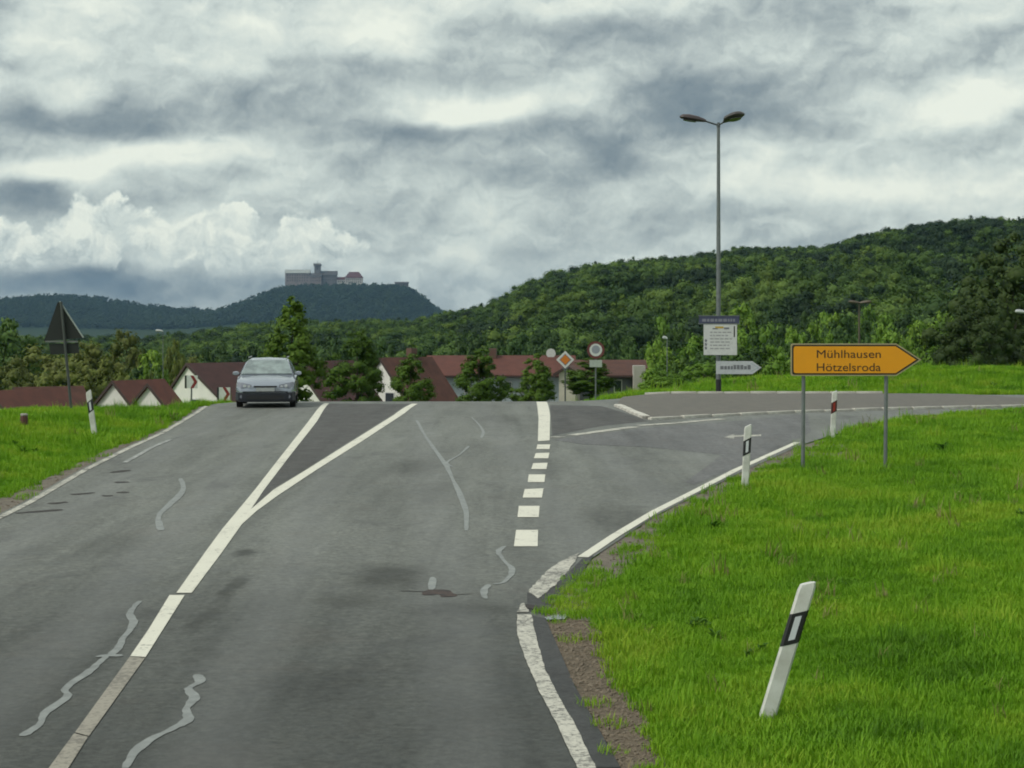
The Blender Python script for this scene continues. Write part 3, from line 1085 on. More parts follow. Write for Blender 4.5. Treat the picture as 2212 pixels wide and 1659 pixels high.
# ------------------------------------------------------------------ foliage meshes
def crown_mesh(name, seed, prof, height, clumps_n, leaves, leaf, base=.15, core=True, spread=.32, sub=1, flat=1.0):
    """leaf-sized faces gathered in clumps through a crown of given outline.
    prof(t) -> radius at relative height t (0 base of crown .. 1 tip)"""
    r = np.random.default_rng(seed)
    z0 = height * base
    vs, fs = [], []
    cents = []
    tries = 0
    while len(cents) < clumps_n and tries < 9000:
        tries += 1
        tt = r.random()
        R_ = prof(tt)
        if r.random() > (R_ / max(prof(q) for q in (.1, .3, .5, .7))) ** 1.1:
            continue
        a = r.uniform(0, 2 * math.pi)
        d = R_ * (.35 + .62 * math.sqrt(r.random())) * (1 + .18 * math.sin(3 * a + seed))
        cents.append((d * math.cos(a), d * math.sin(a), z0 + tt * (height - z0), spread * (0.6 + .7 * r.random()) * (R_ * .5 + prof(.4) * .5)))
    C = np.array(cents)
    w_ = C[:, 3] ** 2
    pick = r.choice(len(C), leaves, p=w_ / w_.sum())
    off = r.normal(size=(leaves, 3))
    off /= np.linalg.norm(off, axis=1)[:, None]
    rad = r.random(leaves) ** .45
    pos = C[pick, :3] + off * (rad * C[pick, 3])[:, None] * np.array([1, 1, .8 * flat])
    # leaf orientation: roughly facing outwards from the clump
    out3 = pos - np.array([0, 0, z0 + (height - z0) * .42])
    out3 /= np.maximum(np.linalg.norm(out3, axis=1), 1e-6)[:, None]
    soft = off * .62 + out3 * .5 + np.array([0, 0, .22])
    soft /= np.linalg.norm(soft, axis=1)[:, None]
    nrm = soft + r.normal(size=(leaves, 3)) * .42
    nrm /= np.linalg.norm(nrm, axis=1)[:, None]
    tmp = r.normal(size=(leaves, 3))
    u = np.cross(nrm, tmp)
    u /= np.linalg.norm(u, axis=1)[:, None]
    v = np.cross(nrm, u)
    sz = leaf * r.uniform(.55, 1.25, leaves)
    A = pos + u * sz[:, None]
    B = pos + v * (sz * .62)[:, None] + nrm * (sz * .12)[:, None]
    Cc = pos - u * sz[:, None]
    D = pos - v * (sz * .62)[:, None] + nrm * (sz * .12)[:, None]
    V = np.stack([A, B, Cc, D], 1).reshape(-1, 3)
    Fq = np.arange(leaves * 4).reshape(-1, 4)
    V = V.tolist()
    Fq = Fq.tolist()
    NR = np.repeat(soft + r.normal(size=(leaves, 3)) * .16, 4, axis=0).tolist()
    if core:   # inner foliage mass so that the middle of the crown is closed
        for (cx, cy, cz, cr) in cents:
            bm = bmesh.new()
            bmesh.ops.create_icosphere(bm, subdivisions=1, radius=cr * .62)
            k = len(V)
            bm.verts.ensure_lookup_table()
            V += [(cx + q.co.x * r.uniform(.75, 1.1), cy + q.co.y * r.uniform(.75, 1.1), cz + q.co.z * .8) for q in bm.verts]
            Fq += [[w2.index + k for w2 in f.verts] for f in bm.faces]
            NR += [tuple(q.co.normalized()) for q in bm.verts]
            bm.free()
    me = bpy.data.meshes.new(name)
    me.from_pydata(V, [], Fq)
    me.polygons.foreach_set('use_smooth', [True] * len(me.polygons))
    me.normals_split_custom_set_from_vertices([Vector(q).normalized() for q in NR])
    return me


def trunk_mesh(seed, height, r0, crown_base, crown_r, limbs=5):
    r = random.Random(seed)
    mb = MB()
    pts = [Vector((0, 0, -.4))]
    top = height * .8
    for k in range(1, 6):
        pts.append(Vector((r.uniform(-.03, .03) * height * .3, r.uniform(-.03, .03) * height * .3, top * k / 5)))
    for k in range(5):
        mb.tube(pts[k], pts[k + 1], r0 * (1 - k * .18), r0 * (1 - (k + 1) * .18), 7)
    for k in range(limbs):
        a = r.uniform(0, 6.283)
        z = crown_base + (top - crown_base) * r.uniform(.0, .6)
        l = crown_r * r.uniform(.5, .85)
        mb.tube((0, 0, z), (l * math.cos(a), l * math.sin(a), z + l * r.uniform(.5, 1.0)), r0 * .38, r0 * .08, 5)
    me = mb.mesh('trunk', smooth=True)
    me.materials.append(M_bark)
    return me


P_round = lambda t_: max(.05, math.sin(math.pi * min(1, .12 + .88 * t_)) ** .6)
P_cone = lambda t_: max(.04, (1 - t_) ** .75 * (.55 + .9 * min(1, t_ * 3.2)) * .74)
P_pear = lambda t_: max(.05, (math.sin(math.pi * (t_ ** .72) * .97 + .06)) ** .75)

F_dark = foliage('leaves_dark', [(.022, .050, .016), (.040, .082, .022), (.064, .115, .028)])
F_mid = foliage('leaves_mid', [(.036, .075, .020), (.062, .125, .028), (.10, .17, .034)])
F_bright = foliage('leaves_bright', [(.085, .170, .022), (.15, .27, .032), (.22, .33, .044)])
F_olive = foliage('leaves_olive', [(.085, .110, .024), (.135, .155, .036), (.155, .20, .036)])
F_road = foliage('leaves_roadside', [(.050, .100, .010), (.080, .150, .014), (.115, .185, .020)])
F_far = foliage('leaves_far', [(.018, .036, .020), (.030, .060, .026), (.048, .082, .030)], vs=.01)
F_conif = foliage('leaves_dark_wood', [(.014, .032, .015), (.024, .052, .019), (.040, .074, .024)], vs=.012)
F_pale = foliage('leaves_pale_wood', [(.060, .115, .026), (.105, .18, .036), (.165, .25, .046)], vs=.012)
F_bigtree = foliage('leaves_big_tree', [(.024, .044, .011), (.044, .074, .016), (.070, .108, .022)])
F_wood = foliage('leaves_wood', [(.018, .042, .014), (.042, .088, .018), (.080, .142, .022), (.15, .215, .030)], vs=.012)

KINDS = {}


def tree_kind(key, prof, width, height, clumps_n, leaves, leaf, m, base, variants=3, seed=0, spread=.32):
    lst = []
    for k in range(variants):
        me = crown_mesh('crown', seed + k, (lambda q: prof(q) * width / 2), height, clumps_n, leaves, leaf, base, spread=spread)
        me.materials.append(m)
        tm = trunk_mesh(seed + k, height, height * .016 + .03, height * base, width / 2)
        lst.append((me, tm))
    KINDS[key] = (lst, height, width)


tree_kind('road', P_cone, 3.0, 5.6, 120, 7500, .085, F_road, .14, 3, 1, .30)
tree_kind('road_oval', (lambda q: P_pear(q) * .92), 2.9, 5.6, 140, 9000, .078, F_road, .10, 4, 70, .27)
tree_kind('dark', P_pear, 6.0, 10.0, 60, 4200, .20, F_dark, .12, 3, 10)
tree_kind('mid', P_round, 6.0, 9.5, 60, 4200, .20, F_mid, .14, 3, 20)
tree_kind('bright', P_round, 5.0, 8.0, 55, 4000, .17, F_bright, .10, 4, 30)
tree_kind('olive', P_round, 6.0, 7.5, 64, 5000, .15, F_olive, .04, 3, 40)
tree_kind('big', P_pear, 11.0, 14.0, 130, 15000, .17, F_bigtree, .03, 2, 50, .26)
tree_kind('shrub', P_round, 3.0, 2.6, 36, 2600, .09, F_bright, .0, 3, 60)
TR = random.Random(21)
MARKS = [(410, 'the white gable with the chevron sign'), (510, 'the gap left of the silver car'), (580, 'the silver car'), (690, 'the tallest roadside tree'), (770, 'the second roadside tree'),
         (830, 'the tall white gable'), (900, 'the small leaning roadside tree'), (980, 'the left end of the long pale house'), (1050, 'the broad roadside tree'), (1120, 'the middle of the long pale house'), (1200, 'the satellite dish'),
         (1287, 'the round sign'), (1370, 'the beige end wall'), (1450, 'the small pale lamp post'), (1555, 'the information board'), (1620, 'the white arrow board'), (1700, 'the left end of the yellow sign'),
         (1790, 'the lettering of the yellow sign'), (1856, 'the brown twin lamp'), (1920, 'the right post of the yellow sign'), (1990, 'the tip of the yellow sign'), (2060, 'the dark trees at right edge'), (2130, 'the far right grass bank')]


def near_mark(u):   # words that place a tree beside something one can find
    q_ = min(MARKS, key=lambda q: abs(q[0] - u))
    return ('just left of ' if u < q_[0] else 'just right of ') + q_[1]




def tree(kind, x, y, top, name, label, group=None, wscale=1.0, cat='tree', variant=None, sink=0.0):
    """tree standing on the ground at x, y whose tip reaches height top"""
    lst, h, wd = KINDS[kind]
    g = float(H(x, y)) - sink
    s = max(.3, (top - g) / h)
    me, tm = lst[TR.randrange(len(lst)) if variant is None else variant]
    e = empty(name, (x, y, g), TR.uniform(0, 6.28))
    e.scale = (s * wscale, s * wscale, s)
    link_mesh('trunk', tm, None, e)
    link_mesh('crown', me, None, e)
    if label in SEEN:      # two alike beside the same landmark: tell them apart by height
        o2, t2 = SEEN[label]
        o2['label'] = label + (', taller' if t2 > top else ', lower')
        label = label + (', lower' if t2 > top else ', taller')
    else:
        SEEN[label] = (e, top)
    return tag(e, label, cat, group)


SEEN = {}


def tree_at(kind, u, v, Z, name, label, group=None, width_px=None, **k):
    p = P(u, v, Z)
    lst, h, wd = KINDS[kind]
    ws = 1.0
    if width_px:
        g = float(H(p.x, p.y))
        s = (p.z - g) / h
        ws = (width_px * Z / F) / (wd * s)
    return tree(kind, p.x, p.y, p.z, name, label, group, ws, **k)


# roadside trees beyond the crest
for k, (u, v, Z, wpx, lab) in enumerate([
    (632, 632, 84, 175, 'tallest pointed roadside tree rising behind the silver car'),
    (772, 706, 96, 128, 'second roadside tree right of the car, between dark red roof and white gable'),
    (888, 758, 106, 96, 'small leaning roadside tree in front of the white gable house'),
    (1036, 746, 112, 122, 'broad roadside tree before the left part of the long pale house'),
    (1156, 762, 118, 104, 'slim roadside tree left of the diamond priority sign'),
    (1276, 772, 122, 112, 'dark roadside tree behind the round sign'),
]):
    tree_at('road' if k == 0 else 'road_oval', u, v, Z, 'roadside_tree', lab, 'young trees along the road past the crest', wpx)

# bushes and willows on the left, behind the red roofs
for u, v, Z, wpx, kind, lab in [
    (10, 685, 190, 150, 'mid', 'rounded dark green tree at the left picture edge'),
    (95, 745, 165, 190, 'olive', 'olive bush left under the triangular sign'),
    (190, 742, 160, 170, 'olive', 'olive bush right of the triangular sign post'),
    (265, 715, 175, 130, 'olive', 'upright olive tree right of the triangular sign'),
    (20, 770, 158, 150, 'olive', 'low olive bush above the leftmost red roof'),
    (150, 778, 150, 160, 'olive', 'wide low olive bush behind the leftmost ridge'),
    (235, 770, 152, 130, 'olive', 'olive bush above the small white gables'),
    (325, 752, 160, 90, 'bright', 'light green tree beside the thin lamp pole'),
    (300, 790, 150, 90, 'dark', 'dark bush right above the small red roof'),
    (378, 735, 178, 60, 'olive', 'narrow brownish tree just right of the thin lamp pole'),
    (420, 765, 190, 100, 'olive', 'yellowish bush over the white gable with the chevron sign'),
    (-70, 720, 170, 170, 'olive', 'olive bush beyond the left edge of the grass'),
]:
    tree_at(kind, u, v, Z, 'bush' if v > 735 else 'field_tree', lab, 'trees and bushes behind the left roofs', wpx)

# wooded belt behind the houses
for k in range(44):
    u = 380 + k * 25 + TR.uniform(-18, 18)
    Z = TR.choice((205, 230, 255, 285))
    v = np.interp(u, [380, 560, 900, 1100, 1480], [735, 730, 725, 712, 720]) + (285 - Z) * .25 + TR.uniform(-8, 22)
    tree_at(TR.choice(('dark', 'dark', 'mid')), u, v, Z, 'belt_tree', ('close' if Z < 220 else 'middle' if Z < 270 else 'far') + ' belt tree, ' + near_mark(u),
            'trees in the belt behind the houses', TR.uniform(70, 105))
# brighter wood behind the grass bank on the right
for k in range(70):
    u = 1420 + (k * 37) % 700 + TR.uniform(-14, 14)
    Z = 120 + (k % 7) * 22
    v = np.interp(Z, [120, 260], [752, 655]) + TR.uniform(-14, 18) + (20 if u < 1520 else 0)
    kd = TR.choice(('bright', 'bright', 'bright', 'mid', 'dark'))
    tree_at(kd, u, v, Z, 'bank_tree', ('light' if kd == 'bright' else 'mid green' if kd == 'mid' else 'dark') + ' tree, ' + ('front' if Z < 150 else 'middle' if Z < 200 else 'rear') + ' bank row, ' + near_mark(u),
            'trees in the wood above the grass bank', TR.uniform(70, 110))
tree_at('big', 2190, 505, 128, 'large_tree', 'tall dark tree at the right picture edge', None, 330)
tree_at('big', 2115, 640, 112, 'large_tree', 'lower dark tree bulging left of the tallest one at right edge', None, 190)
tree_at('big', 2275, 480, 135, 'large_tree', 'dark tree beyond the right picture edge', None, 300)
for u, v, Z, wpx, lab in [(1440, 800, 84, 70, 'shrub right of the beige end wall'), (1520, 778, 92, 110, 'dark shrub left of the lamp pole base'),
                          (1418, 826, 82, 50, 'low round bush beside the end of the far kerb')]:
    tree_at('shrub', u, v, Z, 'shrub', lab, 'shrubs at the foot of the bank', wpx, cat='shrub')

# far woods as one mass each
wood_src = []
for k in range(6):
    pr = (P_round, P_pear, P_round, P_cone, P_pear, P_round)[k]
    me = crown_mesh('wood_crown', 100 + k, (lambda q, pr=pr: pr(q) * (4.6 if k != 3 else 3.4)), 13.0, 20, 3600, .25, .08, spread=.46)
    for m_ in (F_wood, F_conif, F_pale):
        me2 = me.copy()
        me2.materials.append(m_)
        wood_src.append(me2)


SKY_U = np.array([q[0] for q in RIDGE], float)
SKY_V = np.array([q[1] for q in RIDGE], float)


def wood(name, y0, y1, step, srcs, label, smin, smax_, near=False):
    pts = []
    y = y0
    row = 0
    while y < y1:
        half = .31 * y + 25
        x = np.arange(-half + (row % 2) * step / 2, half, step)
        x = x + RNG.uniform(-.42, .42, len(x)) * step
        yy = y + RNG.uniform(-.42, .42, len(x)) * step
        pts.append(np.stack([x, yy, H(x, yy) - .5], -1))
        y += step * .9
        row += 1
    pts = np.concatenate(pts)
    n = len(pts)
    s = RNG.uniform(smin, smax_, n)
    wd = s * RNG.uniform(.85, 1.2, n)
    i = RNG.integers(0, len(srcs), n)
    if near:
        # younger, lower growth towards the foot of the slope; stands of dark and of pale species
        u = CX + pts[:, 0] / pts[:, 1] * F
        lim = np.interp(u, SKY_U, SKY_V) + np.interp(pts[:, 1], [292, 420, 760], [70, 45, -4])
        top = EYE + (VH - lim) / F * pts[:, 1]
        smx = np.clip((top - pts[:, 2]) / 13.0, .25, 9)
        k = np.minimum(1.0, smx / s)
        s, wd = s * k, wd * np.sqrt(k)
        dn = np.sin(pts[:, 0] * .021 + 2.0) * np.sin(pts[:, 1] * .013 + .6) + .8 * np.sin(pts[:, 0] * .055 + pts[:, 1] * .031)
        hi_ = np.interp(u, [900, 1500, 1900, 2100], [0, .1, .8, 1.0]) * sst(430, 600, pts[:, 1])
        lo_ = sst(560, 330, pts[:, 1]) * np.interp(u, [300, 1100, 1500, 2100], [.35, .3, .9, .9])
        pd = np.clip(.13 + .26 * (dn > .5) + .42 * hi_ - .12 * lo_, 0, .8)
        pp = np.clip(.17 + .27 * (dn < -.5) + .45 * lo_ - .1 * hi_, 0, .85)
        q = RNG.random(n)
        kind_ = np.where(q < pd, 1, np.where(q < pd + pp * (1 - pd), 2, 0))
        i = RNG.integers(0, len(srcs) // 3, n) * 3 + kind_
    return tag(scatter(name, pts, np.stack([np.zeros(n), np.zeros(n), RNG.uniform(0, 6.28, n)], -1), np.stack([wd, wd, s], -1), i, srcs), label, 'forest')


wood('forest', 292, 800, 8.2, wood_src, 'dense deciduous forest covering the near hill', .70, 1.40, True)
far_src = []
for k in range(4):
    pr = (P_round, P_pear, P_round, P_pear)[k]
    me = crown_mesh('far_crown', 140 + k, (lambda q, pr=pr: pr(q) * 6.0), 13.0, 16, 420, .8, .05, spread=.40)
    me.materials.append(F_far)
    far_src.append(me)
wood('distant_forest', 3820, 4560, 17.0, far_src, 'blue green forest on the distant castle hill and ridge', .7, 1.7)

# ------------------------------------------------------------------ houses
M_wall_w = mat('plaster_white', (.74, .73, .68), .85, var=.12, vscale=.8)
M_wall_b = mat('plaster_pale_blue', (.42, .48, .50), .85, var=.12, vscale=.8)
M_wall_beige = mat('plaster_beige', (.50, .47, .38), .85, var=.15, vscale=.8)
M_wall_grey = mat('plaster_grey', (.14, .15, .16), .85, var=.2, vscale=.8)
M_wall_brick = mat('brick_wall', (.20, .12, .085), .9, var=.25, vscale=2)
M_roof_dark = mat('roof_tiles_dark', (.058, .021, .019), .8, var=.3, vscale=1.5, bump=.6, bscale=9)
M_roof_red = mat('roof_tiles_red', (.115, .036, .025), .8, var=.3, vscale=1.5, bump=.6, bscale=9)
M_roof_old = mat('roof_tiles_old', (.092, .036, .025), .85, var=.35, vscale=1.5, bump=.6, bscale=9)
M_trim = mat('verge_board', (.05, .03, .026), .7)
M_glass = mat('window_glass', (.03, .04, .05), .1, spec=.8)
M_frame = mat('window_frame', (.6, .6, .58), .5)


def house(u, v, Z, ang, run_l, run_r, pl, pr, length, wall, roof, label, windows=1, skylights=0, chimney=True, group=None):
    """gabled house: ridge starts at photo (u, v), gable turned left by ang, ridge running away to the right"""
    pk = P(u, v, Z)
    g = float(H(pk.x, pk.y)) - .4
    e = empty('house', (pk.x, pk.y, g), -R(ang))
    hp = pk.z - g
    zl, zr = hp - run_l * math.tan(R(pl)), hp - run_r * math.tan(R(pr))
    MB().prism([(-run_l, -.3), (run_r, -.3), (run_r, zr), (0, hp - .16), (-run_l, zl)], 0, length).build('wall', wall, e)
    for sgn, run, z, ptc in ((-1, run_l, zl, pl), (1, run_r, zr, pr)):
        ov = .45
        tn = math.tan(R(ptc))
        poly = [(0, hp - .13), (sgn * (run + ov), z - ov * tn - .13), (sgn * (run + ov), z - ov * tn + .06), (0, hp + .06)]
        r_ = MB().prism(poly if sgn < 0 else poly[::-1], -.18, length + .18).build('roof', roof, e)
        vp = [(0, hp - .15), (sgn * (run + ov), z - ov * tn - .15), (sgn * (run + ov), z - ov * tn + .085), (0, hp + .085)]
        MB().prism(vp if sgn < 0 else vp[::-1], -.22, -.16).build('verge_board', M_trim, e)
        if sgn > 0:
            for q in range(skylights):
                yy, tt = length * (.35 + .17 * q), run * .62
                zz = hp - tt * tn + .10
                MB().add([(tt - .5, yy, zz + .5 * tn), (tt + .5, yy, zz - .5 * tn), (tt + .5, yy + .8, zz - .5 * tn), (tt - .5, yy + .8, zz + .5 * tn),
                          (tt - .5, yy, zz + .5 * tn - .1), (tt + .5, yy, zz - .5 * tn - .1), (tt + .5, yy + .8, zz - .5 * tn - .1), (tt - .5, yy + .8, zz + .5 * tn - .1)],
                         [(0, 1, 2, 3), (4, 7, 6, 5), (0, 4, 5, 1), (1, 5, 6, 2), (2, 6, 7, 3), (3, 7, 4, 0)]).build('skylight', mat('skylight_glass', (.45, .47, .48), .15), r_)
    for q in range(windows):
        wz = hp - 3.2 - 2.7 * (q // 2)
        wx = -1.6 + 2.6 * (q % 2)
        wn_ = MB().box(wx - .55, wx + .55, -.06, .02, wz - .65, wz + .65).build('window', M_frame, e)
        MB().box(wx - .46, wx + .46, -.075, -.061, wz - .56, wz + .56).build('pane', M_glass, wn_)
    if chimney:
        MB().box(-.3, .3, length * .55, length * .55 + .6, hp - .6, hp + .75).build('chimney', mat('chimney_brick', (.12, .07, .055), .9), e)
    return tag(e, label, 'house', group)


GRP = 'houses in the dip beyond the crest'
house(406, 786, 138, 42, 4.2, 5.6, 44, 32, 13.0, M_wall_w, M_roof_dark, 'white gabled house with dark red roof behind the chevron signs', 4, 0, False, GRP)
house(640, 782, 132, 44, 5.0, 6.2, 44, 42, 5.2, M_wall_w, M_roof_dark, 'house with steep dark red roof and skylights right of the car', 2, 2, False, GRP)
house(824, 774, 142, 44, 5.0, 6.4, 44, 47, 5.2, M_wall_w, M_roof_old, 'tall white gable house with brownish red roof behind small roadside trees', 2, 0, True, GRP)
house(35, 838, 120, 55, 3.0, 2.6, 40, 38, 4.4, M_wall_brick, M_roof_old, 'brick coloured house with old red roof at the left picture edge', 0, 0, False, GRP)
house(-20, 846, 112, 30, 4.0, 4.0, 40, 40, 6.0, M_wall_w, M_roof_red, 'house mostly left of the frame, only a white wall corner showing', 0, 0, False, GRP)
house(246, 824, 126, 30, 1.6, 1.6, 44, 44, 5.0, M_wall_w, M_roof_red, 'small white gable with red roof left of the delineator on the verge', 0, 0, False, GRP)
house(322, 830, 122, 30, 1.0, 1.0, 44, 44, 1.6, M_wall_w, M_roof_red, 'tiny white gable at the end of the small red roof', 0, 0, False, GRP)
house(505, 800, 175, 40, 5, 5, 40, 38, 8, M_wall_w, M_roof_dark, 'rear house with dark roof partly hidden by the silver car', 0, 0, True, GRP)


def long_house(u0, u1, vr, ve, Z, wall, roof, label, wins, depth=8.0, extra=None):
    """house seen from its eaves side: ridge along the picture, wall below"""
    a, b = P(u0, ve, Z), P(u1, ve, Z)
    g = float(H(a.x, a.y)) - .4
    L = b.x - a.x
    e = empty('house', (a.x, Z, g))
    he = a.z - g
    rise = (ve - vr) / F * Z
    MB().box(0, L, 0, depth, -.3, he).build('wall', wall, e)
    # roof: two slopes with a little thickness
    for s_ in (0, 1):
        y0, y1 = (-.5, depth / 2) if s_ == 0 else (depth + .5, depth / 2)
        z0, z1_ = he - .12, he + rise
        MB().add([(-.4, y0, z0), (L + .4, y0, z0), (L + .4, y1, z1_), (-.4, y1, z1_), (-.4, y0, z0 + .18), (L + .4, y0, z0 + .18), (L + .4, y1, z1_ + .18), (-.4, y1, z1_ + .18)],
                 [(0, 1, 2, 3), (4, 7, 6, 5), (0, 4, 5, 1), (1, 5, 6, 2), (2, 6, 7, 3), (3, 7, 4, 0)]).build('roof', roof, e)
    for x in (0, L):   # gable triangles
        MB().add([(x - .12, 0, he - .02), (x - .12, depth, he - .02), (x - .12, depth / 2, he + rise - .05), (x + .12, 0, he - .02), (x + .12, depth, he - .02), (x + .12, depth / 2, he + rise - .05)],
                 [(0, 1, 2), (3, 5, 4), (0, 3, 4, 1), (1, 4, 5, 2), (2, 5, 3, 0)]).build('gable', wall, e)
    for (uw, vt, vb, wpx) in wins:
        x = (uw - u0) / F * Z
        zt, zb = EYE - (vt - VH) / F * Z - g, EYE - (vb - VH) / F * Z - g
        hw = wpx / F * Z / 2
        wn_ = MB().box(x - hw - .07, x + hw + .07, -.05, .02, zb - .07, zt + .07).build('window', M_frame, e)
        MB().box(x - hw, x + hw, -.065, -.051, zb, zt).build('pane', M_glass, wn_)
    MB().box(-.4, L + .4, -.64, -.5, he - .10, he + .02).build('gutter', M_trim, e)
    if extra:
        extra(e, Z, u0, g, he, rise, L, depth)
    return tag(e, label, 'house', GRP)


def ex1(e, Z, u0, g, he, rise, L, depth):
    k = Z / F
    MB().box(L * .44 - .3, L * .44 + .3, depth * .4, depth * .6, he + rise * .6, he + rise + .75).build('chimney', mat('chimney_brick', (.12, .07, .055), .9), e)
    d = MB()
    rings = []
    for rr, yy in ((.08, .12), (.30, .04), (.40, 0.0)):
        rings.append([(rr * math.cos(q * .5236), yy, rr * math.sin(q * .5236)) for q in range(12)])
    d.loft(rings, caps=True)
    d.build('satellite_dish', M_sign_white, e, True, loc=((1192 - u0) * k, depth * .45, he + rise + .35))
    MB().tube(((1192 - u0) * k, depth * .48, he + rise - .4), ((1192 - u0) * k, depth * .48, he + rise + .3), .03).build('dish_mast', M_steel, e)
    # darker base course along the foot of the wall
    MB().box(-.03, L + .03, -.04, .1, -.3, .9).build('plinth', M_wall_grey, e)


long_house(928, 1236, 774, 812, 150, M_wall_b, M_roof_red, 'long pale blue house with red tiled roof behind the roadside trees',
           [(953, 822, 846, 9), (1010, 824, 848, 12), (1098, 826, 848, 12), (1130, 826, 848, 10), (1180, 826, 846, 12)], extra=ex1)


def ex2(e, Z, u0, g, he, rise, L, depth):
    k = Z / F
    for ua, ub, vt, m_ in ((1366, 1391, 789, M_wall_w), ):
        MB().box((ua - u0) * k, (ub - u0) * k, -1.6, -.05, -.3, EYE - (vt - VH) * k - g).build('end_wall', mat('plaster_end', (.46, .44, .39), .85, var=.15, vscale=.8), e)


long_house(1246, 1392, 784, 812, 146, M_wall_grey, M_roof_old, 'lower grey house with red roof and a beige end wall',
           [(1335, 822, 846, 14)], extra=ex2)
# beige gable wall behind the diamond sign
house(1225, 792, 140, 6, 0.62, 0.62, 30, 30, 5.0, M_wall_beige, M_roof_old, 'narrow beige annex right behind the diamond priority sign', 0, 0, False, GRP)

# ------------------------------------------------------------------ castle on the far hill
def castle():
    Z = 4500.0
    k = Z / F
    M_st = mat('castle_stone', (.27, .225, .215), .9, var=.25, vscale=.08)
    M_st2 = mat('castle_stone_dark', (.16, .145, .14), .9, var=.2, vscale=.08)
    M_pl = mat('castle_plaster', (.55, .52, .48), .9, var=.15, vscale=.08)
    M_rf = mat('castle_lead_roof', (.34, .36, .34), .8, var=.15, vscale=.05)
    M_rd = mat('castle_dark_roof', (.07, .065, .065), .8)
    M_rr = mat('castle_red_roof', (.10, .036, .038), .8)
    base = P(700, 622, Z)
    e = empty('castle', base)
    X = lambda u: (u - 700) * k
    Zz = lambda v: (622 - v) * k

    def block(u0, u1, vt, wall, roof, vr, d0, d1, hip=False, nm='wall', vb=630):
        x0, x1 = X(u0), X(u1)
        b_ = MB().box(x0, x1, d0, d1, Zz(vb), Zz(vt)).build(nm, wall, e)
        ym = (d0 + d1) / 2
        hi = (x1 - x0) * .22 if hip else -1.5
        ov = 1.2
        zt, zr = Zz(vt), Zz(vr)
        r_ = MB().add([(x0 - ov, d0 - ov, zt + .02), (x1 + ov, d0 - ov, zt + .02), (x1 + ov, d1 + ov, zt + .02), (x0 - ov, d1 + ov, zt + .02), (x0 + hi, ym, zr), (x1 - hi, ym, zr)],
                      [(0, 1, 5, 4), (2, 3, 4, 5), (1, 2, 5), (3, 0, 4), (0, 3, 2, 1)]).build('roof', roof, e)
        return b_, r_

    def wins(b_, u0, u1, rows, n, d0, wpx=1.8, hpx=3.0):
        for v in rows:
            for q in range(n):
                uu = u0 + (u1 - u0) * (q + .5) / n
                MB().box(X(uu - wpx / 2), X(uu + wpx / 2), d0 - .25, d0 + .1, Zz(v + hpx / 2), Zz(v - hpx / 2)).build('window', M_rd, b_)
    b_, _ = block(616, 668, 590, M_st, M_rf, 582, 0, 18)          # long palace range
    wins(b_, 619, 666, (594, 600, 606), 9, 0)
    b_, _ = block(667, 694, 596, M_st, M_rd, 590, -3, 14)          # link range
    wins(b_, 670, 692, (600, 606), 5, -3)
    b_, _ = block(692, 727, 594, M_st2, M_rd, 585, 4, 20)        # hall with dark roof
    wins(b_, 695, 725, (598, 604), 7, 4)
    b_, _ = block(726, 748, 604, M_pl, M_rr, 598, 6, 18)
    wins(b_, 729, 746, (608,), 4, 6)
    b_, _ = block(745, 783, 600, M_pl, M_rr, 587, 2, 20, True)     # red-roofed half-timbered range
    wins(b_, 747, 781, (604, 609), 8, 2)
    b_, _ = block(853, 882, 611.5, M_st2, M_rd, 608.5, 2, 14)          # low bastion building on the right spur
    wins(b_, 854, 880, (615,), 5, 2)
    # keep
    t_ = MB().box(X(678.5), X(691.5), 4, 4 + 13 * k, Zz(630), Zz(574)).build('tower', M_st2, e)
    MB().box(X(677), X(693), 2.2, 6 + 13 * k, Zz(574), Zz(570.5)).build('parapet', M_st2, t_)
    for q in range(4):
        u = 677.3 + q * 4.1
        MB().box(X(u), X(u + 2.3), 2.2, 4.2, Zz(570.5), Zz(568)).build('merlon', M_st2, t_)
    MB().box(X(683.5), X(686.5), 3.85, 4.1, Zz(583), Zz(578)).build('window', M_rd, t_)
    MB().tube((X(685), 10, Zz(571)), (X(685), 10, Zz(562)), .5, .3, 6).build('flagpole', M_st2, t_)
    return tag(e, 'medieval stone castle with square keep on the distant hilltop', 'castle')


castle()

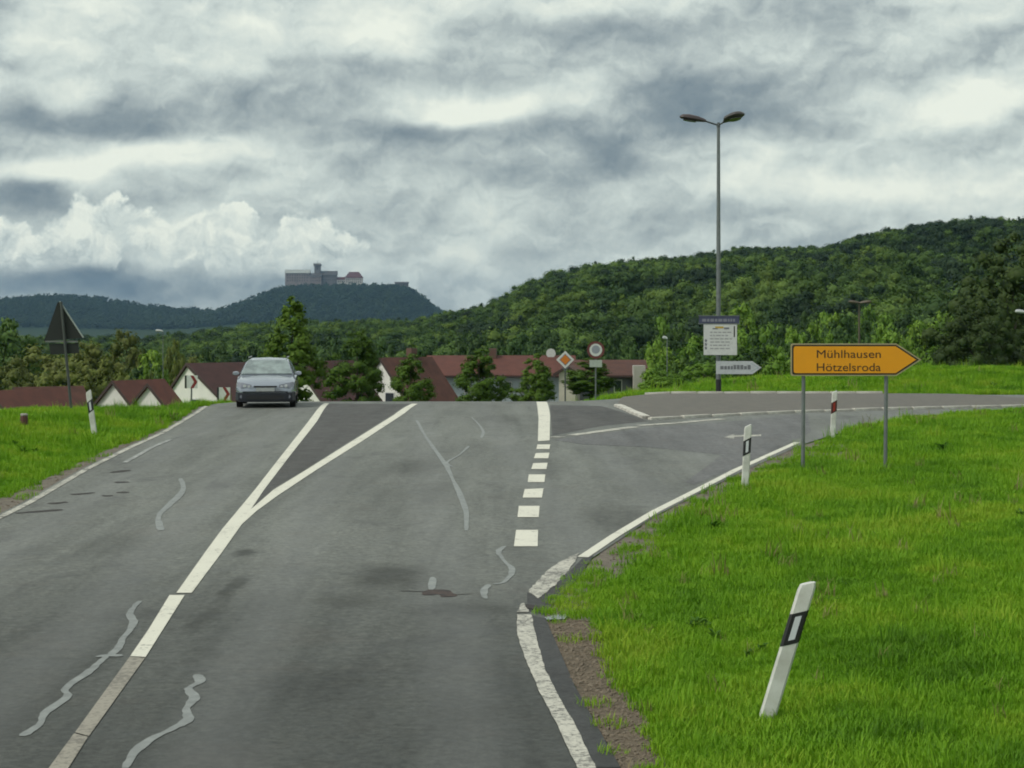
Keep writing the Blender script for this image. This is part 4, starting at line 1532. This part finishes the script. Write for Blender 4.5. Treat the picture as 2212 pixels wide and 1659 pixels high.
# ------------------------------------------------------------------ delineator posts
def delineator(u, v, tilt, label, Z=None, refl=None, vis=1.0, yaw=0.0, sink=0.0, band_up=True):
    x, y = G(u, v) if Z is None else ((u - CX) / F * Z, Z)
    g = float(H(x, y))
    e = empty('delineator_post', (x, y, g - sink), 0)
    e.rotation_euler = (0, R(tilt), R(yaw))
    prof = [(-.06, -.035), (-.045, -.05), (.045, -.05), (.06, -.035), (.052, .02), (.03, .05), (-.03, .05), (-.052, .02)]
    sl = .036 / .06      # the slanted cut of cap and band
    zt = 1.06

    def ring(z, s=1.0, off=0.0):
        return [(px * s, py * s, z + off * px) for px, py in prof]
    MB().loft([ring(-.25), ring(.60), ring(zt - .04, 1.0, sl * .8), ring(zt, .86, sl * .8)]).build('post_body', M_post, e, True)
    MB().loft([ring(.60, 1.035, sl), ring(.845, 1.035, sl)]).build('black_band', M_black if refl is not M_red_ref else mat('band_dark_red', (.06, .012, .01), .5), e)
    MB().add([(-.021, -.0535, .635 - .012), (.021, -.0535, .635 + .012), (.021, -.0535, .815 + .012), (-.021, -.0535, .815 - .012),
              (-.021, -.0505, .635 - .012), (.021, -.0505, .635 + .012), (.021, -.0505, .815 + .012), (-.021, -.0505, .815 - .012)],
             [(0, 1, 2, 3), (4, 7, 6, 5), (0, 4, 5, 1), (1, 5, 6, 2), (2, 6, 7, 3), (3, 7, 4, 0)]).build('reflector', refl or M_reflect, e)
    return tag(e, label, 'delineator post', 'roadside delineator posts')


delineator(1652, 1560, 17.0, 'large leaning white delineator post in the foreground grass')
delineator(1608, 1062, 3.0, 'white delineator post with black band beside the side road line, left of the yellow sign')
delineator(1798, 950, 2.5, 'white delineator post with red reflector behind the yellow sign', refl=M_red_ref)
delineator(206, 948, -8.0, 'leaning delineator post on the left grass verge')

# small brown stub in the left grass
x, y = G(52, 922)
e = empty('marker_stub', (x, y, float(H(x, y))))
MB().loft([[(r_ * math.cos(q * .785), r_ * math.sin(q * .785), z_) for q in range(8)] for r_, z_ in ((.09, -.1), (.085, .22), (.075, .24))]).build('stub_body', mat('rusty_brown', (.09, .035, .025), .8, var=.4), e, True)
MB().loft([[(r_ * math.cos(q * .785), r_ * math.sin(q * .785), z_) for q in range(8)] for r_, z_ in ((.08, .241), (.085, .27), (.06, .29))]).build('stub_cap', mat('stub_grey', (.3, .28, .25), .8), e, True)
tag(e, 'short rust brown marker stub with pale cap in the left grass', 'marker')

# ------------------------------------------------------------------ yellow direction sign
def yellow_sign():
    Z = 33.0
    k = Z / F
    a = P(1736, 1020, Z)
    g = float(H(a.x, Z))
    e = empty('direction_sign', ((1850 - CX) * k, Z, g), 0)
    X = lambda u: (u - 1850) * k
    Zz = lambda v: EYE - (v - VH) * k - g
    for u0, u1, w_ in ((1737, 1735, .0), (1916, 1913, 0)):
        MB().tube((X(u1), .05, -.5), (X(u0), .05, Zz(760)), .034, .034, 12).build('post', M_steel, e, True)
        MB().box(X(u0) - .07, X(u0) + .07, .012, .10, Zz(803), Zz(803) + .05).build('clamp', M_steel, e)
        MB().box(X(u0) - .07, X(u0) + .07, .012, .10, Zz(755), Zz(755) + .05).build('clamp', M_steel, e)

    def outline(d, y0, y1):
        l, r, tp, b, tip, sh = X(1708) + d, X(1936), Zz(742) - d, Zz(812) + d, X(1990) - d * 1.9, 0
        rr = .035
        pts = [(l, b + rr), (l + rr * .3, b + rr * .3), (l + rr, b), (r - d * .25, b), (tip, (tp + b) / 2), (r - d * .25, tp), (l + rr, tp), (l + rr * .3, tp - rr * .3), (l, tp - rr)]
        return MB().prism(pts, y0, y1)
    pan = outline(0, -.012, .012).build('panel', mat('panel_edge', (.40, .34, .20), .5, .2), e)
    outline(.022, -.0145, -.0125).build('border', M_sign_black, pan)
    outline(.050, -.017, -.0150).build('face', M_yellow, pan)
    for s, v0, u0, wpx in (('Mühlhausen', 773, 1762, 138), ('Hötzelsroda', 801.5, 1762, 138)):
        me = text_mesh(s, .205, .001)
        co = np.array([v.co for v in me.vertices])
        wd = co[:, 0].max() - co[:, 0].min()
        me.transform(Matrix.Diagonal((wpx * k / wd, 1, 1, 1)))
        o = link_mesh('lettering', me, M_letter, pan)
        o.location = (X(u0), -.0185, Zz(v0))
    return tag(e, 'yellow arrow direction sign to Mühlhausen and Hötzelsroda on two posts', 'road sign')


yellow_sign()

# ------------------------------------------------------------------ street lamps
def lamp_head(parent, base, d, up, length=1.0, wd=.34, m=None, th=1.0):
    """cobra-style lantern: tapered shell with a flat glass below"""
    d = Vector(d).normalized()
    d = (d + Vector((0, 0, up))).normalized()
    q = d.to_track_quat('X', 'Z')
    rings = []
    for s_, w_, h_ in ((0, .07, .06), (.12, .12, .09), (.35, wd * .5, .13), (.7, wd * .52, .14), (.93, wd * .40, .10), (1.0, wd * .18, .04)):
        ring = []
        for i in range(10):
            t_ = 2 * math.pi * i / 10
            zz = math.sin(t_) * h_ * th
            if zz < 0:
                zz *= .45
            ring.append(Vector(base) + q @ Vector((s_ * length, math.cos(t_) * w_, zz)))
        rings.append(ring)
    sh = MB().loft(rings).build('lantern', m, parent, True)
    rings = []
    for zz in (-.066 * th, -.09 * th):
        rings.append([Vector(base) + q @ Vector((length * (.62 + .26 * math.cos(t_ * .5236)), wd * .36 * math.sin(t_ * .5236), zz)) for t_ in range(12)])
    MB().loft(rings).build('lens', mat('lamp_lens', (.045, .042, .04), .3), sh)


def main_lamp():
    Zd = 71.6
    k = Zd / F
    x = (1552 - CX) * k
    g = float(H(x, Zd))
    e = empty('street_lamp', (x, Zd, g))
    top = EYE + (VH - 268) * k - g
    MB().tube((0, 0, -.4), (0, 0, .62), .105, .105, 14).build('pole_base', M_black, e, True)
    MB().loft([[(r_ * math.cos(q * .5236), r_ * math.sin(q * .5236), z_) for q in range(12)] for r_, z_ in ((.10, .62), (.085, top * .45), (.06, top))]).build('pole', M_steel, e, True)
    M_head = mat('lantern_shell', (.055, .04, .042), .5)
    arm = MB()
    arm.tube((0, 0, top - .05), (-.55, -.05, top + .12), .035, .03, 8)
    arm.build('lamp_arm', M_pole_dark, e, True)
    MB().tube((0, 0, top - .05), (.22, -.18, top + .08), .035, .03, 8).build('lamp_arm', M_pole_dark, e, True)
    lamp_head(e, (-.50, -.05, top + .10), (-1, -.25, 0), .14, 1.05, .44, M_head, 1.15)
    lamp_head(e, (.20, -.15, top + .06), (.50, -.86, 0), .20, 1.1, .62, mat('lantern_shell_brown', (.05, .045, .042), .5), 1.25)
    MB().tube((0, 0, top - .12), (0, 0, top + .06), .075, .05, 10).build('pole_cap', M_pole_dark, e, True)
    return tag(e, 'tall double armed street lamp behind the far kerb', 'street lamp')


main_lamp()


def small_lamp(u, vt, Zd, label, head=.5, m=None, rp=.05, dirx=-1, twin=False):
    k = Zd / F
    x = (u - CX) * k
    g = float(H(x, Zd))
    e = empty('street_lamp', (x, Zd, g))
    top = EYE + (VH - vt) * k - g
    MB().tube((0, 0, -.4), (0, 0, top), rp * 1.3, rp, 10).build('pole', m or M_steel, e, True)
    lamp_head(e, (0, 0, top), (dirx, -.3, 0), .12, head, head * .36, mat('lantern_grey', (.45, .47, .47), .5) if m is None else m)
    if twin:
        lamp_head(e, (0, 0, top), (-dirx, -.3, 0), .12, head, head * .36, m)
    return tag(e, label, 'street lamp')


small_lamp(352, 716, 150, 'thin distant lamp pole above the left bushes', .6, None, .03)
small_lamp(1856, 655, 118, 'brown twin lantern lamp standing in the wood behind the yellow sign', .75, mat('lamp_brown', (.09, .07, .05), .6), .06, -1, True)
small_lamp(2216, 676, 92, 'small pale lantern at the right picture edge', .6)
small_lamp(1441, 731, 110, 'small pale lamp post left of the information board', .3, None, .03)

# ------------------------------------------------------------------ boards hung on the lamp pole
def board_frame(name, Zd, uc, vb):
    k = Zd / F
    return empty(name, ((uc - CX) * k, Zd, EYE - (vb - VH) * k)), k


e, k = board_frame('information_board', 71.30, 1556, 767)
W2, Hh = 36 * k, 67 * k
pn = MB().box(-W2, W2, -.02, .02, 0, Hh).build('panel', M_sign_white, e, bevel=.006)
MB().box(-.05, .05, .021, .20, .2, .28).build('clamp', M_steel, e)
MB().box(-.05, .05, .021, .20, Hh - .3, Hh - .22).build('clamp', M_steel, e)
# print: an emblem patch, word-like bars and small pictograms, too far off to read
r = random.Random(3)
MB().box(-.20, .12, -.023, -.0205, Hh - .17, Hh - .09).build('print_mark', mat('print_yellow', (.45, .33, .06), .6), pn)
MB().box(-.30, -.10, -.0245, -.0232, Hh - .20, Hh - .155).build('print_mark', M_sign_grey, pn)
MB().box(.14, .34, -.023, -.0205, Hh - .20, Hh - .13).build('print_mark', M_sign_grey, pn)
for row in range(6):
    z = Hh - .34 - row * .125
    x = -.40
    while x < .40:
        wdt = r.uniform(.07, .20)
        if abs(z) > .05 and x + wdt < .48:
            MB().box(x, x + wdt, -.023, -.0205, z, z + .045).build('print_mark', mat('print_grey', (.30, .31, .31), .6), pn)
        x += wdt + .04
for z in (Hh * .30, Hh * .42, Hh * .18):
    MB().prism([(-W2 + .05, z), (-W2 + .12, z), (-W2 + .12, z + .06), (-W2 + .15, z + .06), (-W2 + .085, z + .12), (-W2 + .02, z + .06), (-W2 + .05, z + .06)], -.023, -.0205).build('print_mark', M_sign_grey, pn)
MB().box(W2 - .13, W2 - .08, -.023, -.0205, Hh * .58, Hh - .08).build('print_mark', M_sign_black, pn)
tag(e, 'square white information board with small print on the lamp pole', 'sign board')

e, k = board_frame('name_board', 71.30, 1553.5, 700)
W2, Hh = 43.5 * k, 17 * k
pn = MB().box(-W2, W2, -.02, .02, .03, Hh).build('panel', M_blue_board, e, bevel=.006)
MB().box(-W2 - .02, W2 + .02, -.03, .03, Hh + .001, Hh + .03).build('rail', M_steel, e)
MB().box(-W2 - .02, W2 + .02, -.03, .03, -.005, .029).build('rail', M_steel, e)
x = -W2 + .12
while x < W2 - .2:
    wdt = r.uniform(.05, .16)
    MB().box(x, x + wdt, -.0225, -.0205, .09, .20).build('print_mark', mat('print_pale', (.20, .21, .25), .6), pn)
    x += wdt + .035
MB().box(-.05, .05, .031, .20, .08, .16).build('clamp', M_steel, e)
tag(e, 'narrow dark blue board mounted above the white information board', 'sign board')

e, k = board_frame('arrow_board', 71.30, 1548, 808)
Hh, L = 28 * k, 97 * k
pn = MB().prism([(-.02, 0), (L - .36, 0), (L, Hh / 2), (L - .36, Hh), (-.02, Hh)], -.02, .02).build('panel', mat('arrow_white', (.50, .53, .54), .5, var=.15, vscale=5), e)
x = .14
while x < L - .5:
    wdt = r.uniform(.06, .13)
    MB().box(x, x + wdt, -.0225, -.0205, Hh * .36, Hh * (.62 + .08 * (r.random() > .6))).build('print_mark', mat('print_dark', (.15, .16, .17), .6), pn)
    x += wdt + .025
MB().prism([(L - .44, Hh * .18), (L - .40, Hh * .18), (L - .10, Hh / 2), (L - .40, Hh * .82), (L - .44, Hh * .82), (L - .16, Hh / 2)], -.0225, -.0205).build('print_mark', mat('print_blue_grey', (.32, .38, .42), .6), pn)
MB().box(.02, .12, .021, .20, Hh * .4, Hh * .6).build('clamp', M_steel, e)
tag(e, 'small white arrow pointing right, lowest board on the lamp pole', 'sign board')

# ------------------------------------------------------------------ other road signs
def disc(rad, y0, y1, n=28, cx=0, cz=0):
    return MB().prism([(cx + rad * math.cos(2 * math.pi * q / n), cz + rad * math.sin(2 * math.pi * q / n)) for q in range(n)], y0, y1)


def sign_base(name, u, Zd, m=M_steel, rp=.035, top=None, y=.06, lean=0.0):
    k = Zd / F
    x = (u - CX) * k
    g = float(H(x, Zd))
    e = empty(name, (x, Zd, g))
    if top is not None:
        zt = EYE + (VH - top) * k - g
        MB().tube((lean, y, -.4), (0, y, zt), rp, rp, 10).build('post', m, e, True)
    return e, k, g


# diamond priority sign
e, k, g = sign_base('priority_sign', 1221, 76, M_pole_dark, .032, 762)
zc = EYE + (VH - 777) * k - g
dia = lambda s_, y0, y1: MB().prism([(-s_, zc), (0, zc - s_), (s_, zc), (0, zc + s_)], y0, y1)
pn = dia(.365, -.012, .012).build('panel', M_sign_white, e)
dia(.25, -.0145, -.0125).build('black_line', M_sign_grey, pn)
dia(.205, -.0175, -.0150).build('face', M_orange, pn)
MB().add([(-.17, .03, zc - .28), (0, .03, zc - .47), (.17, .03, zc - .28), (.13, .03, zc - .28), (0, .03, zc - .41), (-.13, .03, zc - .28),
          (-.17, .05, zc - .28), (0, .05, zc - .47), (.17, .05, zc - .28), (.13, .05, zc - .28), (0, .05, zc - .41), (-.13, .05, zc - .28)],
         [(0, 1, 4, 5), (1, 2, 3, 4), (6, 11, 10, 7), (7, 10, 9, 8), (0, 6, 7, 1), (1, 7, 8, 2), (2, 8, 9, 3), (3, 9, 10, 4), (4, 10, 11, 5), (5, 11, 6, 0)]).build('bracket', M_steel, e)
tag(e, 'white and orange diamond priority sign at the crest', 'road sign')
# round sign with plate below
e, k, g = sign_base('round_sign', 1287, 78, M_steel, .032, 750)
zc = EYE + (VH - 756) * k - g
pn = disc(.37, -.012, .012, cz=zc).build('panel', mat('ring_dull_red', (.13, .035, .03), .6), e)
disc(.265, -.0145, -.0125, cz=zc).build('face', M_sign_white, pn)
disc(.175, -.0175, -.0150, cz=zc + .02).build('symbol', mat('symbol_grey', (.26, .28, .32), .6), pn)
MB().box(-.26, .26, -.012, .012, zc - .72, zc - .42).build('plate', mat('plate_pale', (.42, .47, .42), .6, var=.2, vscale=6), e)
tag(e, 'round red ringed sign with a pale plate below, right of the diamond sign', 'road sign')
# triangular sign seen from behind
e, k, g = sign_base('warning_sign', 133, 47, mat('sign_post_grey', (.06, .068, .064), .6), .036, 652, -.05, .30)
zc = lambda v: EYE + (VH - v) * k - g
xx = lambda u: (u - 133) * k
pn = MB().prism([(xx(95), zc(737)), (xx(179), zc(730)), (xx(129), zc(652)), (xx(124), zc(653))], 0, .02).build('triangle_panel', M_sign_back, e)
MB().prism([(xx(179), zc(730)), (xx(181), zc(729)), (xx(130), zc(650)), (xx(128), zc(652))], -.02, .025).build('rim', mat('rim_grey', (.30, .33, .31), .5), pn)
MB().box(xx(98), xx(168), -.03, -.001, zc(739.5), zc(736)).build('brace', mat('brace_grey', (.15, .16, .15), .6), e)
MB().prism([(xx(109), zc(766)), (xx(171), zc(763)), (xx(169), zc(741)), (xx(106), zc(743))], 0, .02).build('plate', M_sign_back, e)
tag(e, 'back of a triangular warning sign with square plate on the left verge', 'road sign')


def chevron(u, v, Zd, s_, label):
    e, k, g = sign_base('chevron_sign', u, Zd, M_steel, .03, v + 6)
    zc_ = EYE + (VH - v) * k - g
    pn = MB().box(-s_, s_, -.012, .012, zc_ - s_, zc_ + s_).build('panel', M_sign_white, e)
    MB().prism([(-s_ * .15, zc_ - s_), (s_ * .35, zc_ - s_), (s_ * .98, zc_), (s_ * .35, zc_ + s_), (-s_ * .15, zc_ + s_), (s_ * .45, zc_)], -.0145, -.0125).build('chevron_arrow', M_sign_red, pn)
    MB().box(-s_, -s_ * .70, -.0145, -.0125, zc_ - s_, zc_ + s_).build('dark_bar', M_sign_back, pn)
    return tag(e, label, 'road sign', 'chevron boards at the bend')


chevron(413, 825, 66, .23, 'red and white chevron board in front of the white gable')
chevron(483, 851, 68, .24, 'red and white chevron board right beside the silver car')

# ------------------------------------------------------------------ car
def car():
    Zd = 54.6
    x = (579 - CX) / F * Zd
    e = empty('car', (x, Zd, float(H(x, Zd)) + .022), R(0))
    e.rotation_euler = (0, 0, R(5.5))
    e.scale = (1, 1, .95)
    M_body = mat('silver_blue_paint', (.34, .37, .43), .22, .55, coat=.8)
    M_low = mat('dark_bumper', (.016, .018, .026), .5)
    M_gl = mat('windscreen', (.26, .32, .31), .08, spec=.9, coat=1.0, color2=(.12, .15, .15), vscale=3.0)  # sky reflection painted into the glass colour as pale and dark blotches
    M_lamp = mat('headlamp_glass', (.20, .21, .25), .1, .2, spec=.9)
    M_bulb = mat('lamp_reflector', (.75, .77, .80), .15, .8)
    M_tyre = mat('tyre', (.014, .014, .014), .85)
    M_rim = mat('rim', (.35, .36, .37), .35, .8)
    # lower body: stations along the length; y < 0 is the front
    st = [(-2.18, .56, .30, .62), (-2.10, .74, .24, .70), (-1.90, .83, .22, .79), (-1.45, .86, .22, .88), (-.85, .865, .22, .96),
          (-.2, .87, .22, .97), (.9, .87, .22, .98), (1.7, .855, .24, .99), (2.15, .78, .28, .98), (2.24, .68, .34, .94)]
    rings = []
    for y, hw, zb, zt in st:
        rings.append([(-hw * .86, y, zb), (-hw * .98, y, zb + .12), (-hw, y, zb + (zt - zb) * .55), (-hw * .965, y, zt - .07), (-hw * .86, y, zt - .015), (-hw * .45, y, zt + .022), (0, y, zt + .032),
                      (hw * .45, y, zt + .022), (hw * .86, y, zt - .015), (hw * .965, y, zt - .07), (hw, y, zb + (zt - zb) * .55), (hw * .98, y, zb + .12), (hw * .86, y, zb)])
    body = MB().loft(rings).build('body', M_body, e, True)
    # greenhouse of an estate car
    gh = [(-.98, .70, .93, .96), (-.30, .60, .94, 1.36), (.1, .575, .94, 1.43), (1.2, .57, .94, 1.44), (1.85, .57, .94, 1.40), (2.12, .63, .93, 1.0)]
    rg = []
    for y, wt, zb, zt in gh:
        wb = .79
        hw = wb + (wt - wb) * min(1, (zt - zb) / .5)
        rg.append([(-wb, y, zb), (-hw, y, zt - .045), (-hw * .9, y, zt), (0, y, zt + .02), (hw * .9, y, zt), (hw, y, zt - .045), (wb, y, zb)])
    MB().loft(rg).build('cabin', M_body, e, True)
    # glass set just proud of the cabin
    MB().add([(-.735, -.985, 1.0), (.735, -.985, 1.0), (.555, -.335, 1.40), (-.555, -.335, 1.40), (-.735, -.93, .945), (.735, -.93, .945), (.545, -.28, 1.355), (-.545, -.28, 1.355)],
             [(0, 1, 2, 3), (4, 7, 6, 5), (0, 4, 5, 1), (1, 5, 6, 2), (2, 6, 7, 3), (3, 7, 4, 0)]).build('windscreen', M_gl, e)
    for s_ in (-1, 1):
        MB().add([(s_ * .80, -.70, .985), (s_ * .80, 1.9, .985), (s_ * .615, 1.75, 1.35), (s_ * .635, -.22, 1.34), (s_ * .77, -.70, .985), (s_ * .77, 1.9, .985), (s_ * .585, 1.75, 1.35), (s_ * .60, -.22, 1.34)],
                 [(0, 1, 2, 3), (4, 7, 6, 5), (0, 4, 5, 1), (1, 5, 6, 2), (2, 6, 7, 3), (3, 7, 4, 0)]).build('side_window', M_glass, e)
        MB().tube((s_ * .56, -.15, 1.475), (s_ * .56, 1.8, 1.475), .018, .018, 8).build('roof_rail', M_rim, e, True)
        # mirror: shell on a short stalk
        mr = MB().loft([[(s_ * (.90 + .10 * math.cos(q * .785)), -.72 + yy, 1.00 + .07 * math.sin(q * .785) * sc_) for q in range(8)] for yy, sc_ in ((-.06, .6), (-.03, 1.0), (.06, 1.0))]).build('mirror', M_body, e, True)
        MB().box(min(s_ * .78, s_ * .86), max(s_ * .78, s_ * .86), -.72, -.66, .95, .99).build('mirror_stalk', M_low, mr)
        # headlamp wrapped round the corner
        y0 = -2.0
        MB().add([(s_ * .36, -2.165, .60), (s_ * .70, -2.10, .60), (s_ * .80, -1.92, .64), (s_ * .80, -1.86, .77), (s_ * .68, -2.02, .745), (s_ * .40, -2.13, .69),
                  (s_ * .36, -2.05, .60), (s_ * .70, -1.95, .60), (s_ * .76, -1.85, .64), (s_ * .76, -1.80, .76), (s_ * .66, -1.92, .735), (s_ * .40, -2.03, .68)],
                 [(0, 1, 4, 5), (1, 2, 3, 4), (6, 11, 10, 7), (7, 10, 9, 8), (0, 6, 7, 1), (1, 7, 8, 2), (2, 8, 9, 3), (3, 9, 10, 4), (4, 10, 11, 5), (5, 11, 6, 0)]).build('headlight', M_lamp, e, loc=(0, -.045, .01))
        MB().tube((s_ * .58, -2.175, .665), (s_ * .58, -2.10, .665), .048, .05, 12).build('lamp_bulb', M_bulb, e)
        MB().tube((s_ * .46, -2.195, .650), (s_ * .46, -2.12, .650), .036, .04, 12).build('lamp_bulb', M_bulb, e)
        MB().tube((s_ * .66, -2.19, .345), (s_ * .66, -2.10, .345), .055, .06, 10).build('fog_lamp', M_lamp, e, True)
    # front: grille, plate, lower bumper with intake
    MB().box(-.33, .33, -2.215, -2.12, .615, .665).build('grille', M_black, e, bevel=.008)
    MB().box(-.26, .26, -2.245, -2.225, .50, .61).build('number_plate', mat('plate_grey', (.40, .42, .42), .5, var=.2, vscale=12), e, bevel=.004)
    MB().box(-.64, .64, -2.222, -2.05, .465, .50).build('bumper_strip', M_low, e, bevel=.01)
    rb = []
    for y, hw, zb, zt in ((-2.215, .58, .21, .43), (-2.16, .76, .19, .46), (-1.95, .845, .18, .48)):
        rb.append([(-hw, y, zb + .05), (-hw, y, zt), (hw, y, zt), (hw, y, zb + .05), (hw * .9, y, zb), (-hw * .9, y, zb)])
    bp = MB().loft(rb).build('front_bumper', M_low, e, True)
    MB().box(-.52, .52, -2.225, -2.216, .26, .38).build('air_intake', M_black, bp)
    MB().box(-.80, .80, -1.9, 2.0, .17, .215).build('underbody', M_black, e)
    for sx in (-1, 1):
        for yy in (-1.38, 1.30):
            wl = empty('wheel', (sx * .755, yy, .31))
            wl.parent = e
            prof = [(.31, -.085), (.315, -.06), (.315, .06), (.31, .085), (.20, .09), (.20, -.09)]
            rg = [[(py, pr_ * math.cos(a_ * math.pi / 12), pr_ * math.sin(a_ * math.pi / 12)) for pr_, py in prof] for a_ in range(25)]
            MB().loft(rg, caps=False).build('tyre', M_tyre, wl, True)
            MB().tube((-.075, 0, 0), (.075, 0, 0), .20, .20, 20).build('rim', M_rim, wl)
    return tag(e, 'silver blue estate car driving towards the viewer over the crest', 'car')


car()

# ------------------------------------------------------------------ haze: one closed box of thin even air
hz = MB().box(-3400, 3400, -60, 7700, VALLEY - 12, 190).build('haze', None)
mh = bpy.data.materials.new('haze_air')
mh.use_nodes = True
t = NT(mh.node_tree)
o_ = t.n('ShaderNodeOutputMaterial')
pv = t.n('ShaderNodeVolumePrincipled')
pv.inputs['Color'].default_value = (.36, .62, .92, 1)
pv.inputs['Density'].default_value = 5.2e-5
pv.inputs['Anisotropy'].default_value = .2
t.l(pv.outputs[0], o_.inputs['Volume'])
hz.data.materials.clear()
hz.data.materials.append(mh)
hz['kind'] = 'stuff'
tag(hz, 'thin blue air haze over the valley and far hills', 'haze')
